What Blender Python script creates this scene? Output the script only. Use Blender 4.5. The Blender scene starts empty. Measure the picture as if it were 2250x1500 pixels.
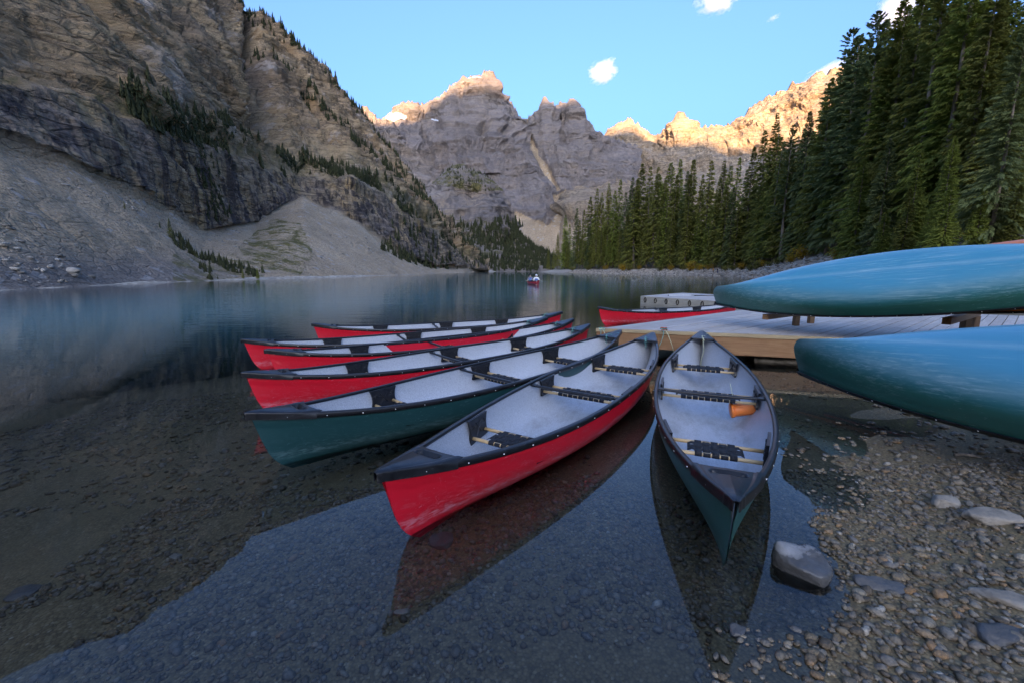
import bpy, bmesh, math, random
import numpy as np
from mathutils import Vector, Matrix
from mathutils.geometry import delaunay_2d_cdt

# ---------------------------------------------------------------- camera, sky, sun, exposure
sc = bpy.context.scene
COL = sc.collection
F, HOR, CAMH = 935.0, 595.0, 1.46            # focal length in px of a 2250 px wide frame, horizon row, eye height
PITCH = math.atan((750 - HOR) / F)
PC, PS = math.cos(PITCH), math.sin(PITCH)

cam_data = bpy.data.cameras.new("camera")
cam = bpy.data.objects.new("camera", cam_data)
COL.objects.link(cam)
cam.location = (0, 0, CAMH)
cam.rotation_euler = (math.pi / 2 - PITCH, 0, 0)
cam_data.sensor_width = 36
cam_data.lens = 36 * F / 2250
cam_data.clip_start = 0.05
cam_data.clip_end = 20000
sc.camera = cam

SUN_EL = math.radians(13.0)
SUN_TO = np.array([-0.10, -0.995, 0.0]); SUN_TO /= np.linalg.norm(SUN_TO)   # horizontal direction towards the sun
sun_vec = Vector((SUN_TO[0] * math.cos(SUN_EL), SUN_TO[1] * math.cos(SUN_EL), math.sin(SUN_EL)))

world = bpy.data.worlds.new("World")
sc.world = world
world.use_nodes = True
wn = world.node_tree
wn.nodes.clear()
sky = wn.nodes.new("ShaderNodeTexSky")
sky.sky_type = 'NISHITA'
sky.sun_disc = False
sky.sun_elevation = SUN_EL
sky.sun_rotation = math.atan2(SUN_TO[0], SUN_TO[1])
sky.altitude = 0
sky.air_density = 1.0
sky.dust_density = 10.0
sky.ozone_density = 9.0
bg = wn.nodes.new("ShaderNodeBackground")
bg.inputs[1].default_value = 0.15
wo = wn.nodes.new("ShaderNodeOutputWorld")
wn.links.new(sky.outputs[0], bg.inputs[0])
wn.links.new(bg.outputs[0], wo.inputs[0])

sun_data = bpy.data.lights.new("sun", 'SUN')
sun_data.energy = 3.0
sun_data.angle = math.radians(0.5)
sun_data.color = (1.0, 0.80, 0.57)
sun = bpy.data.objects.new("sun", sun_data)
COL.objects.link(sun)
sun.rotation_euler = sun_vec.to_track_quat('Z', 'Y').to_euler()
sun.location = (-60, -40, 80)

sc.view_settings.view_transform = 'Standard'
sc.view_settings.look = 'None'
sc.view_settings.gamma = 1.0
sc.view_settings.exposure = 2.85
sc.view_settings.use_white_balance = True          # camera balanced for open shade
sc.view_settings.white_balance_temperature = 9600
sc.view_settings.white_balance_tint = 20
sc.cycles.max_bounces = 6
sc.cycles.diffuse_bounces = 4
sc.cycles.glossy_bounces = 4
sc.cycles.transparent_max_bounces = 10
sc.cycles.volume_bounces = 2
sc.cycles.caustics_reflective = False
sc.cycles.caustics_refractive = False
sc.cycles.sample_clamp_indirect = 6.0

# ---------------------------------------------------------------- helpers
rng = np.random.default_rng(7)
random.seed(7)

def ray(px, py):
    X = (px - 1125) / F; V = (750 - py) / F
    return np.array([X, PC + V * PS, V * PC - PS])
def atY(px, py, Y):                      # the point seen at that photo pixel at forward distance Y
    d = ray(px, py); return np.array([0, 0, CAMH]) + d * (Y / d[1])
def onZ(px, py, z):                      # the point seen at that pixel on the level z
    d = ray(px, py); return np.array([0, 0, CAMH]) + d * ((z - CAMH) / d[2])

def _hash(i, j, k, seed):
    h = (i * 374761393 + j * 668265263 + k * 2147483647 + seed * 1274126177) & 0xFFFFFFFF
    h = ((h ^ (h >> 13)) * 1274126177) & 0xFFFFFFFF
    h = (h ^ (h >> 16)) & 0xFFFFFFFF
    return h.astype(np.float64) / 4294967295.0
def vnoise(p, seed=0):                   # value noise in -1..1
    p = np.asarray(p, float)
    i = np.floor(p).astype(np.int64); f = p - i
    f = f * f * f * (f * (f * 6 - 15) + 10)
    r = 0
    for a in (0, 1):
        wa = f[..., 0] if a else 1 - f[..., 0]
        for b in (0, 1):
            wb = f[..., 1] if b else 1 - f[..., 1]
            for c in (0, 1):
                wc = f[..., 2] if c else 1 - f[..., 2]
                r = r + wa * wb * wc * _hash(i[..., 0] + a, i[..., 1] + b, i[..., 2] + c, seed)
    return r * 2 - 1
def fbm(p, octv=5, seed=0, gain=0.5, ridged=False):
    p = np.asarray(p, float); s = 0; a = 1; t = 0
    for o in range(octv):
        n = vnoise(p * 2.0 ** o + 17.3 * o, seed + o)
        if ridged: n = 1 - 2 * np.abs(n)
        s = s + a * n; t += a; a *= gain
    return s / t
def sstep(a, b, x):
    x = np.clip((x - a) / (b - a), 0, 1); return x * x * (3 - 2 * x)

def mesh_np(name, verts, faces, smooth=True):
    """faces: (n,3) or (n,4) int array"""
    verts = np.asarray(verts, np.float32).reshape(-1, 3); faces = np.asarray(faces, np.int32)
    me = bpy.data.meshes.new(name)
    n, k = faces.shape
    me.vertices.add(len(verts)); me.vertices.foreach_set("co", verts.ravel())
    me.loops.add(n * k); me.loops.foreach_set("vertex_index", faces.ravel())
    me.polygons.add(n)
    me.polygons.foreach_set("loop_start", np.arange(0, n * k, k, dtype=np.int32))
    me.polygons.foreach_set("use_smooth", np.full(n, smooth, bool))
    me.update(calc_edges=True)
    return me
def attr_f(me, name, vals):
    a = me.attributes.new(name, 'FLOAT', 'POINT'); a.data.foreach_set("value", np.asarray(vals, np.float32).ravel())
def grid_faces(nu, nv):
    i = np.arange(nu - 1)[:, None] * nv + np.arange(nv - 1)[None, :]
    return np.stack([i, i + nv, i + nv + 1, i + 1], -1).reshape(-1, 4)

class MB:
    """collects quads / tris of one mesh"""
    def __init__(s): s.v = []; s.f = []; s.n = 0
    def add(s, v, f):
        v = [tuple(map(float, a)) for a in v]
        s.v += v; s.f += [tuple(int(j) + s.n for j in q) for q in f]; s.n += len(v)
    def box(s, c, size, M=None, bev=0.0):
        x, y, z = [a / 2 for a in size]
        if bev:
            bm = bmesh.new(); bmesh.ops.create_cube(bm, size=1)
            bmesh.ops.scale(bm, vec=size, verts=bm.verts)
            bmesh.ops.bevel(bm, geom=bm.edges[:], offset=bev, segments=2, profile=0.6, affect='EDGES')
            bm.verts.index_update()
            v = [p.co.copy() for p in bm.verts]; f = [[q.index for q in a.verts] for a in bm.faces]; bm.free()
        else:
            v = [Vector((a, b, d)) for a in (-x, x) for b in (-y, y) for d in (-z, z)]
            f = [(0, 1, 3, 2), (4, 6, 7, 5), (0, 4, 5, 1), (2, 3, 7, 6), (0, 2, 6, 4), (1, 5, 7, 3)]
        c = Vector(c)
        s.add([((M @ p) if M else p) + c for p in v], f)
    def tube(s, pts, r, seg=8, cap=True, flat=1.0):
        pts = [Vector(p) for p in pts]; n = len(pts)
        rs = r if hasattr(r, '__len__') else [r] * n
        rings = []; up = Vector((0, 0, 1))
        for i, p in enumerate(pts):
            t = (pts[min(i + 1, n - 1)] - pts[max(i - 1, 0)]).normalized()
            ref = up if abs(t.z) < 0.95 else Vector((0, 1, 0))
            a = t.cross(ref).normalized(); b = a.cross(t).normalized()
            rings.append([p + (a * math.cos(2 * math.pi * k / seg) + b * flat * math.sin(2 * math.pi * k / seg)) * rs[i] for k in range(seg)])
        v = [q for r_ in rings for q in r_]; f = []
        for i in range(n - 1):
            for k in range(seg):
                k2 = (k + 1) % seg
                f.append((i * seg + k, i * seg + k2, (i + 1) * seg + k2, (i + 1) * seg + k))
        if cap: f.append(tuple(range(seg))[::-1]); f.append(tuple((n - 1) * seg + k for k in range(seg)))
        s.add(v, f)
    def mesh(s, name, smooth=False):
        me = bpy.data.meshes.new(name); me.from_pydata(s.v, [], s.f); me.update()
        bm = bmesh.new(); bm.from_mesh(me); bmesh.ops.recalc_face_normals(bm, faces=bm.faces[:]); bm.to_mesh(me); bm.free()
        if smooth: me.polygons.foreach_set("use_smooth", [True] * len(me.polygons))
        return me

def obj(name, me, mat=None, parent=None):
    o = bpy.data.objects.new(name, me); COL.objects.link(o)
    if mat is not None and me is not None and len(me.materials) == 0: me.materials.append(mat)
    if parent is not None: o.parent = parent
    return o
def tag(o, label=None, cat=None, group=None, kind=None):
    if label: o["label"] = label
    if cat: o["category"] = cat
    if group: o["group"] = group
    if kind: o["kind"] = kind
    return o
def empty(name, loc=(0, 0, 0), rz=0.0):
    o = bpy.data.objects.new(name, None); COL.objects.link(o); o.location = loc; o.rotation_euler = (0, 0, rz); o.empty_display_size = 0.2
    return o

# ---------------------------------------------------------------- materials
class NT:
    def __init__(s, name):
        s.m = bpy.data.materials.new(name); s.m.use_nodes = True; s.t = s.m.node_tree; s.t.nodes.clear()
        s.out = s.new("ShaderNodeOutputMaterial")
    def new(s, typ, **kw):
        n = s.t.nodes.new(typ)
        for k, v in kw.items(): setattr(n, k, v)
        return n
    def link(s, a, b): s.t.links.new(a, b)
    def val(s, sock, v):
        if hasattr(v, 'is_output') or isinstance(v, bpy.types.NodeSocket): s.link(v, sock)
        else: sock.default_value = v
    def coord(s, which="Object"): return s.new("ShaderNodeTexCoord").outputs[which]
    def pos(s): return s.new("ShaderNodeNewGeometry").outputs["Position"]
    def mapv(s, v, scale=(1, 1, 1), rot=(0, 0, 0)):
        m = s.new("ShaderNodeMapping"); s.link(v, m.inputs[0]); m.inputs[2].default_value = rot; m.inputs[3].default_value = scale; return m.outputs[0]
    def noise(s, v, scale=5, detail=4, rough=0.55, dist=0.0):
        n = s.new("ShaderNodeTexNoise"); s.link(v, n.inputs["Vector"])
        n.inputs["Scale"].default_value = scale; n.inputs["Detail"].default_value = detail; n.inputs["Roughness"].default_value = rough; n.inputs["Distortion"].default_value = dist
        return n.outputs[0]
    def voro(s, v, scale=5, feature='F1', out="Distance", rnd=1.0):
        n = s.new("ShaderNodeTexVoronoi", feature=feature); s.link(v, n.inputs["Vector"]); n.inputs["Scale"].default_value = scale; n.inputs["Randomness"].default_value = rnd
        return n.outputs[out]
    def ramp(s, fac, stops, interp='LINEAR'):
        n = s.new("ShaderNodeValToRGB"); n.color_ramp.interpolation = interp
        e = n.color_ramp.elements
        while len(e) < len(stops): e.new(0.5)
        for q, (p, c) in zip(e, stops):
            q.position = p; q.color = (c, c, c, 1) if isinstance(c, (int, float)) else (*c, 1)
        s.link(fac, n.inputs[0]); return n.outputs[0]
    def mix(s, fac, a, b, mode='MIX'):
        n = s.new("ShaderNodeMix", data_type='RGBA', blend_type=mode)
        s.val(n.inputs[0], fac)
        for sock, v in ((n.inputs[6], a), (n.inputs[7], b)):
            if isinstance(v, tuple): sock.default_value = (*v, 1) if len(v) == 3 else v
            else: s.link(v, sock)
        return n.outputs[2]
    def math(s, op, a, b=0.0, clamp=False):
        n = s.new("ShaderNodeMath", operation=op, use_clamp=clamp); s.val(n.inputs[0], a); s.val(n.inputs[1], b); return n.outputs[0]
    def attr(s, name, out="Fac"):
        n = s.new("ShaderNodeAttribute"); n.attribute_name = name; return n.outputs[out]
    def rnd(s): return s.new("ShaderNodeObjectInfo").outputs["Random"]
    def bump(s, h, strength=0.3, dist=0.02, normal=None):
        n = s.new("ShaderNodeBump"); s.link(h, n.inputs["Height"]); n.inputs["Strength"].default_value = strength; n.inputs["Distance"].default_value = dist
        if normal is not None: s.link(normal, n.inputs["Normal"])
        return n.outputs[0]
    def bsdf(s, col, rough=0.6, normal=None, spec=0.5, coat=0.0, coat_r=0.1, metal=0.0, trans=None):
        b = s.new("ShaderNodeBsdfPrincipled")
        if isinstance(col, tuple): b.inputs["Base Color"].default_value = (*col, 1)
        else: s.link(col, b.inputs["Base Color"])
        s.val(b.inputs["Roughness"], rough)
        b.inputs["Specular IOR Level"].default_value = spec
        b.inputs["Coat Weight"].default_value = coat; b.inputs["Coat Roughness"].default_value = coat_r
        b.inputs["Metallic"].default_value = metal
        if normal is not None: s.link(normal, b.inputs["Normal"])
        s.link(b.outputs[0], s.out.inputs[0]); return b
def sep(nt, v):
    n = nt.new("ShaderNodeSeparateXYZ"); nt.link(v, n.inputs[0]); return n.outputs

def mat_plain(name, col, rough=0.5, spec=0.5, var=0.15, scale=20):
    t = NT(name); c = t.coord()
    n = t.noise(c, scale, 4)
    lo = tuple(max(0, a * (1 - var)) for a in col); hi = tuple(a * (1 + var) for a in col)
    t.bsdf(t.ramp(n, [(0.3, lo), (0.7, hi)]), rough, t.bump(n, 0.08, 0.01), spec); return t.m

def mat_rock_mountain(name, warm=1.0, sc_=1.0, band=1.0, grey=0.0, gc=((0.14, 0.128, 0.135), (0.32, 0.285, 0.285))):
    """masks on the mesh: scree (loose stone), streak (stained cliff; painted relief shade on far ranges), grass, snow"""
    t = NT(name); P = t.pos()
    big = t.noise(P, 0.012 * sc_, 6, 0.6)
    mid = t.noise(P, 0.05 * sc_, 7, 0.66)
    strata = t.noise(t.mapv(P, (0.03 * sc_, 0.03 * sc_, 0.42 * sc_), (0.10, 0.16, 0)), 1.0, 8, 0.70, 0.3)
    strata2 = t.noise(t.mapv(P, (0.05 * sc_, 0.05 * sc_, 1.3 * sc_), (0.13, 0.18, 0)), 1.0, 6, 0.72, 0.2)
    fine = t.noise(P, 0.45 * sc_, 7, 0.74)
    c = t.ramp(big, [(0.30, (0.30, 0.20, 0.13)), (0.46, (0.46, 0.30, 0.175)), (0.58, (0.54, 0.36, 0.205)), (0.72, (0.48, 0.35, 0.24))])
    c = t.mix(t.ramp(strata, [(0.36, 0.50 * band), (0.54, 0.0)]), c, (0.11, 0.08, 0.065))
    c = t.mix(t.ramp(strata2, [(0.36, 0.70 * band), (0.47, 0.0)]), c, (0.11, 0.08, 0.065))
    c = t.mix(t.ramp(strata, [(0.55, 0.0), (0.75, 0.5)]), c, (0.55, 0.39, 0.25))
    c = t.mix(t.ramp(fine, [(0.34, 0.55), (0.46, 0.0)]), c, (0.12, 0.09, 0.07))
    c = t.mix(t.ramp(mid, [(0.56, 0.0), (0.68, 0.75)]), c, (0.60, 0.50, 0.43))
    c = t.mix(t.ramp(t.noise(P, 0.03 * sc_, 6, 0.62), [(0.54, 0.0), (0.66, 0.65 * warm)]), c, (0.42, 0.23, 0.105))
    # open joints between blocks
    e1 = t.voro(t.mapv(P, (0.16 * sc_, 0.16 * sc_, 0.42 * sc_), (0.12, 0.17, 0.3)), 1.0, 'DISTANCE_TO_EDGE', "Distance")
    e2 = t.voro(t.mapv(P, (0.5 * sc_, 0.5 * sc_, 1.1 * sc_), (0.12, 0.17, 0.7)), 1.0, 'DISTANCE_TO_EDGE', "Distance")
    joint = t.math('MAXIMUM', t.math('MULTIPLY', t.ramp(e1, [(0.0, 1.0), (0.07, 0.0)]), t.ramp(t.noise(P, 0.04 * sc_, 3), [(0.42, 0.0), (0.58, 1.0)])), t.math('MULTIPLY', t.ramp(e2, [(0.0, 0.8), (0.09, 0.0)]), t.ramp(t.noise(P, 0.09 * sc_, 3), [(0.45, 0.0), (0.6, 1.0)])))
    c = t.mix(t.math('MULTIPLY', joint, 0.55), c, (0.08, 0.06, 0.048))
    # stained cliffs: vertical dark streaks; far ranges use them as painted relief shade
    st = t.noise(t.mapv(P, (0.40 * sc_, 0.40 * sc_, 0.022 * sc_)), 1.0, 6, 0.66, 0.3)
    st2 = t.noise(t.mapv(P, (0.10 * sc_, 0.10 * sc_, 0.03 * sc_)), 1.0, 5, 0.62)
    cl = t.ramp(st2, [(0.35, (0.26, 0.20, 0.17)), (0.5, (0.42, 0.30, 0.20)), (0.62, (0.55, 0.35, 0.18)), (0.75, (0.50, 0.42, 0.35))])
    cl = t.mix(t.ramp(st, [(0.46, 0.0), (0.58, 0.9)]), cl, (0.065, 0.055, 0.06))
    cl = t.mix(t.ramp(strata2, [(0.36, 0.8), (0.46, 0.0)]), cl, (0.06, 0.05, 0.05))
    cl = t.mix(t.ramp(fine, [(0.36, 0.6), (0.48, 0.0)]), cl, (0.08, 0.065, 0.06))
    cl = t.mix(t.math('MULTIPLY', joint, 0.6), cl, (0.05, 0.042, 0.04))
    c = t.mix(t.attr("streak"), c, cl)
    if grey: c = t.mix(grey, c, t.mix(big, gc[0], gc[1]))
    # loose scree
    stones = t.voro(P, 5.0 * sc_, 'F1', "Color")
    sg = t.new("ShaderNodeRGBToBW"); t.link(stones, sg.inputs[0])
    big_s = t.voro(P, 0.9 * sc_, 'F1', "Color"); bs = t.new("ShaderNodeRGBToBW"); t.link(big_s, bs.inputs[0])
    scn = t.noise(P, 0.05 * sc_, 6, 0.62)
    sr = t.ramp(scn, [(0.35, (0.47, 0.325, 0.205)), (0.55, (0.57, 0.40, 0.26)), (0.72, (0.62, 0.47, 0.33))])
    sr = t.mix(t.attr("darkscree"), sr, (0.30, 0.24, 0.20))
    sr = t.mix(t.ramp(sg.outputs[0], [(0.22, 0.5), (0.44, 0.0)]), sr, (0.085, 0.075, 0.07))
    sr = t.mix(t.ramp(sg.outputs[0], [(0.76, 0.0), (0.88, 0.5)]), sr, (0.52, 0.47, 0.43))
    sr = t.mix(t.ramp(bs.outputs[0], [(0.83, 0.0), (0.86, 0.5)]), sr, (0.50, 0.46, 0.43))
    c = t.mix(t.attr("scree"), c, sr)
    gr = t.ramp(fine, [(0.35, (0.07, 0.075, 0.026)), (0.55, (0.14, 0.12, 0.03)), (0.7, (0.26, 0.19, 0.045))])
    gm = t.math('MULTIPLY', t.attr("grass"), t.ramp(t.noise(P, 0.25 * sc_, 6, 0.75), [(0.44, 0.0), (0.56, 1.0)]))
    c = t.mix(gm, c, gr)
    c = t.mix(t.attr("snow"), c, (0.72, 0.75, 0.82))
    h = t.math('ADD', t.math('ADD', t.math('SUBTRACT', strata, t.math('MULTIPLY', joint, 0.35)), t.math('MULTIPLY', strata2, 0.5)), t.math('MULTIPLY', fine, 0.9))
    t.bsdf(c, 0.9, t.bump(h, 1.0, 1.8 / sc_), 0.12)
    return t.m

M_ROCK = mat_rock_mountain("mountain_rock", 1.0, 1.0)
M_FAR = mat_rock_mountain("far_mountain_rock", 0.7, 0.20, 1.0, 0.55)

M_CENTRE = mat_rock_mountain("central_massif_rock", 0.6, 0.22, 1.0, 0.66, ((0.115, 0.11, 0.125), (0.27, 0.25, 0.265)))  # cooler, darker rock tone stands in for haze between the ranges
M_PALE = mat_rock_mountain("pale_range_rock", 0.8, 0.20, 0.9, 0.25, ((0.22, 0.19, 0.17), (0.46, 0.39, 0.33)))  # lighter, warmer tone, likewise painted in place of haze

def mat_ground():
    t = NT("shore_ground"); P = t.pos()
    v = t.voro(P, 75, 'F1', "Color"); g = t.new("ShaderNodeRGBToBW"); t.link(v, g.inputs[0])
    d = t.voro(P, 75, 'F1', "Distance")
    n = t.noise(P, 0.8, 5, 0.6); n2 = t.noise(P, 60, 3, 0.6)
    c = t.ramp(g.outputs[0], [(0.15, (0.095, 0.060, 0.030)), (0.5, (0.185, 0.118, 0.056)), (0.8, (0.25, 0.168, 0.086)), (0.95, (0.32, 0.25, 0.17))])
    c = t.mix(t.ramp(n, [(0.42, 0.0), (0.6, 0.75)]), c, t.mix(n2, (0.155, 0.10, 0.046), (0.22, 0.148, 0.072)))
    c = t.mix(t.ramp(d, [(0.35, 0.0), (0.75, 0.5)]), c, (0.05, 0.037, 0.022))
    # far beach: pale shingle; forest floor: brown duff and moss
    big = t.voro(P, 1.6, 'F1', "Color"); bgw = t.new("ShaderNodeRGBToBW"); t.link(big, bgw.inputs[0])
    sh = t.ramp(bgw.outputs[0], [(0.2, (0.24, 0.19, 0.145)), (0.5, (0.38, 0.30, 0.225)), (0.85, (0.52, 0.43, 0.34))])
    c = t.mix(t.attr("shingle"), c, sh)
    ff = t.ramp(t.noise(P, 0.35, 6, 0.65), [(0.35, (0.05, 0.045, 0.018)), (0.5, (0.10, 0.075, 0.03)), (0.62, (0.15, 0.10, 0.04)), (0.75, (0.07, 0.08, 0.025))])
    c = t.mix(t.attr("forest"), c, ff)
    h = t.math('SUBTRACT', 1.0, d)
    t.bsdf(c, 0.75, t.bump(h, 0.5, 0.007), 0.3); return t.m
M_GROUND = mat_ground()

def mat_water():
    t = NT("lake_water"); P = t.pos()
    turb = t.attr("turb"); rip = t.attr("ripple")
    r1 = t.noise(t.mapv(P, (0.8, 2.6, 1)), 1.3, 3, 0.55)
    r2 = t.noise(t.mapv(P, (0.12, 0.5, 1)), 1.0, 4, 0.6)
    hgt = t.math('MULTIPLY', t.math('ADD', r1, t.math('MULTIPLY', r2, 1.6)), rip)
    nb = t.new("ShaderNodeBump"); t.link(hgt, nb.inputs["Height"]); nb.inputs["Strength"].default_value = 1.0; nb.inputs["Distance"].default_value = 0.011
    gl = t.new("ShaderNodeBsdfGlossy"); gl.inputs["Roughness"].default_value = 0.015; gl.inputs["Color"].default_value = (1, 1, 1, 1); t.link(nb.outputs[0], gl.inputs["Normal"])
    tr = t.new("ShaderNodeBsdfTransparent"); tr.inputs[0].default_value = (0.96, 0.965, 0.94, 1)
    df = t.new("ShaderNodeBsdfDiffuse")
    t.link(t.mix(t.noise(P, 0.02, 3), (0.008, 0.150, 0.180), (0.010, 0.200, 0.225)), df.inputs[0])
    body = t.new("ShaderNodeMixShader"); t.link(turb, body.inputs[0]); t.link(tr.outputs[0], body.inputs[1]); t.link(df.outputs[0], body.inputs[2])
    fr = t.new("ShaderNodeFresnel"); fr.inputs[0].default_value = 1.33; t.link(nb.outputs[0], fr.inputs["Normal"])
    mx = t.new("ShaderNodeMixShader"); t.link(fr.outputs[0], mx.inputs[0]); t.link(body.outputs[0], mx.inputs[1]); t.link(gl.outputs[0], mx.inputs[2])
    t.link(mx.outputs[0], t.out.inputs[0]); return t.m
M_WATER = mat_water()

def mat_hull(name, base, scuff, sky_tint=None, rough=0.32):
    t = NT(name); c = t.coord(); x, y, z = sep(t, c)
    big = t.noise(c, 1.3, 4, 0.6)
    col = t.mix(t.ramp(big, [(0.35, 0.0), (0.7, 0.5)]), base, tuple(a * 0.72 for a in base))
    if sky_tint is not None:
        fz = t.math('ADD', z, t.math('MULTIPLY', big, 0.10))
        col = t.mix(t.ramp(fz, [(0.0, 1.0), (0.20, 0.0)]), col, sky_tint)  # blue sky reflection painted in, strongest towards the keel
    # long scratches and rubbed patches below the waterline bulge
    s1 = t.noise(t.mapv(c, (60, 2.2, 60)), 1.0, 7, 0.72, 0.3)
    s2 = t.noise(t.mapv(c, (3.0, 0.8, 5.0)), 1.0, 4, 0.6)
    band = t.ramp(z, [(0.0, 1.0), (0.10, 0.9), (0.22, 0.25), (0.34, 0.0)])
    sc1 = t.math('MULTIPLY', t.math('MULTIPLY', t.ramp(s1, [(0.50, 0.0), (0.66, 1.0)]), t.ramp(s2, [(0.42, 0.0), (0.60, 1.0)])), band)
    col = t.mix(t.math('MULTIPLY', sc1, 0.5), col, scuff)
    w = t.new("ShaderNodeTexWave", wave_type='BANDS'); t.link(t.mapv(c, (9, 1.2, 7), (0.3, 0.2, 0.6)), w.inputs[0]); w.inputs[1].default_value = 1.5; w.inputs[2].default_value = 14; w.inputs[3].default_value = 5
    thin = t.math('MULTIPLY', t.ramp(w.outputs[1], [(0.985, 0.0), (1.0, 0.6)]), t.ramp(t.noise(c, 5, 3), [(0.55, 0.0), (0.68, 0.35)]))
    col = t.mix(thin, col, scuff)
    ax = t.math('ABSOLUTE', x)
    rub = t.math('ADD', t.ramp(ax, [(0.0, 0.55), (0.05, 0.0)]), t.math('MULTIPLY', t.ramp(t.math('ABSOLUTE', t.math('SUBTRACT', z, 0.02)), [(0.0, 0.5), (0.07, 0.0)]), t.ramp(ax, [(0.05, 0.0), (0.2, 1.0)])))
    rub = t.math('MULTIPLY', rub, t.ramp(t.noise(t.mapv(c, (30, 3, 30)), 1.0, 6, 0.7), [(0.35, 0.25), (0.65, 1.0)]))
    if sky_tint is not None: col = t.mix(t.math('MULTIPLY', rub, 0.6), col, scuff)
    else:
        low = t.math('MULTIPLY', t.ramp(t.math('ABSOLUTE', t.math('SUBTRACT', t.math('ADD', z, t.math('MULTIPLY', s2, 0.12)), 0.17)), [(0.0, 1.0), (0.06, 0.0)]), t.ramp(t.noise(t.mapv(c, (50, 4, 50)), 1.0, 6, 0.75), [(0.46, 0.0), (0.62, 1.0)]))
        col = t.mix(t.math('MULTIPLY', low, 0.5), col, scuff)
    line = t.math('MULTIPLY', t.ramp(t.noise(t.mapv(c, (90, 0.9, 90), (0.03, 0.02, 0.0)), 1.0, 3, 0.6), [(0.66, 0.0), (0.70, 1.0)]), t.ramp(t.noise(c, 2.2, 3), [(0.45, 0.0), (0.6, 0.5)]))
    col = t.mix(line, col, scuff)
    rg = t.math('ADD', rough, t.math('MULTIPLY', sc1, 0.25))
    t.bsdf(col, rg, t.bump(t.noise(c, 3, 5, 0.6), 0.06, 0.03), 0.5)
    return t.m
M_RED = mat_hull("red_hull", (0.74, 0.012, 0.028), (0.70, 0.42, 0.48))
M_GREEN = mat_hull("green_hull", (0.005, 0.095, 0.072), (0.30, 0.44, 0.44))
M_DGREEN = mat_hull("dark_green_hull", (0.004, 0.055, 0.058), (0.14, 0.26, 0.27))
M_TEAL = mat_hull("teal_hull_sky_tint", (0.006, 0.150, 0.125), (0.40, 0.58, 0.60), (0.003, 0.245, 0.350), 0.30)  # second tone is sky reflection put into the hull bottom's colour
M_ORANGE = mat_hull("orange_hull", (0.75, 0.16, 0.03), (0.75, 0.4, 0.3))

def mat_liner():
    t = NT("grey_liner"); c = t.coord()
    n = t.noise(c, 140, 3, 0.6); b = t.noise(c, 2.5, 5, 0.6)
    col = t.ramp(n, [(0.35, (0.28, 0.30, 0.33)), (0.5, (0.40, 0.42, 0.45)), (0.65, (0.50, 0.52, 0.55))])
    col = t.mix(t.ramp(b, [(0.45, 0.0), (0.72, 0.28)]), col, (0.33, 0.33, 0.33))
    z = sep(t, c)[2]
    dirt = t.math('MULTIPLY', t.ramp(z, [(0.0, 0.5), (0.06, 0.1), (0.16, 0.0)]), t.ramp(t.noise(t.mapv(c, (7, 3, 7)), 1.0, 6, 0.72), [(0.42, 0.0), (0.66, 1.0)]))
    col = t.mix(dirt, col, (0.17, 0.155, 0.13))
    sw = t.noise(t.mapv(c, (22, 1.2, 22)), 1.0, 5, 0.7, 0.4)
    col = t.mix(t.ramp(sw, [(0.60, 0.0), (0.75, 0.3)]), col, (0.55, 0.57, 0.60))
    t.bsdf(col, 0.42, t.bump(n, 0.05, 0.004), 0.4); return t.m
M_LINER = mat_liner()
def mat_black():
    t = NT("black_vinyl"); c = t.coord()
    n = t.noise(c, 9, 5, 0.65); f = t.noise(t.mapv(c, (30, 5, 30)), 1.0, 5, 0.7)
    col = t.ramp(n, [(0.35, (0.007, 0.007, 0.008)), (0.7, (0.018, 0.018, 0.020))])
    col = t.mix(t.ramp(f, [(0.60, 0.0), (0.72, 0.5)]), col, (0.14, 0.13, 0.125))
    t.bsdf(col, 0.33, t.bump(n, 0.05, 0.01), 0.36); return t.m
M_BLACK = mat_black()
M_STRAP = mat_plain("black_webbing", (0.014, 0.014, 0.016), 0.75, 0.3, 0.4, 120)
def mat_wood(name, a, b, rough=0.55, ax=(2, 30, 30), dark=None):
    t = NT(name); c = t.coord(); r = t.rnd()
    off = t.new("ShaderNodeVectorMath", operation='ADD'); t.link(c, off.inputs[0])
    cb = t.new("ShaderNodeCombineXYZ"); t.link(t.math('MULTIPLY', r, 37.0), cb.inputs[0]); t.link(t.math('MULTIPLY', r, 11.0), cb.inputs[2]); t.link(cb.outputs[0], off.inputs[1])
    n = t.noise(t.mapv(off.outputs[0], ax), 1.0, 6, 0.65, 0.6); p = t.noise(off.outputs[0], 1.4, 4, 0.6)
    col = t.ramp(n, [(0.3, a), (0.7, b)])
    col = t.mix(t.ramp(p, [(0.45, 0.0), (0.75, 0.5)]), col, dark if dark else tuple(q * 0.6 for q in a))
    col = t.mix(t.math('MULTIPLY', r, 0.38), col, tuple(q * 0.55 for q in a))
    t.bsdf(col, rough, t.bump(n, 0.25, 0.008), 0.3); return t.m
M_ASH = mat_wood("ash_bar", (0.50, 0.31, 0.15), (0.66, 0.45, 0.25), 0.4)
M_DECK = mat_wood("weathered_deck", (0.40, 0.345, 0.305), (0.56, 0.49, 0.44), 0.7, (1.5, 40, 40), (0.27, 0.22, 0.185))
M_FASCIA = mat_wood("brown_fascia", (0.24, 0.105, 0.045), (0.40, 0.205, 0.10), 0.6, (2, 30, 30), (0.16, 0.08, 0.04))
M_EDGE = mat_wood("pale_edge_wood", (0.42, 0.29, 0.16), (0.56, 0.42, 0.25), 0.6, (2, 30, 30))
M_PLATFORM = mat_wood("pale_platform_wood", (0.32, 0.29, 0.24), (0.52, 0.48, 0.40), 0.7, (3, 30, 30))
M_CONCRETE = mat_plain("rough_concrete", (0.16, 0.13, 0.10), 0.85, 0.2, 0.5, 9)
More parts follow.
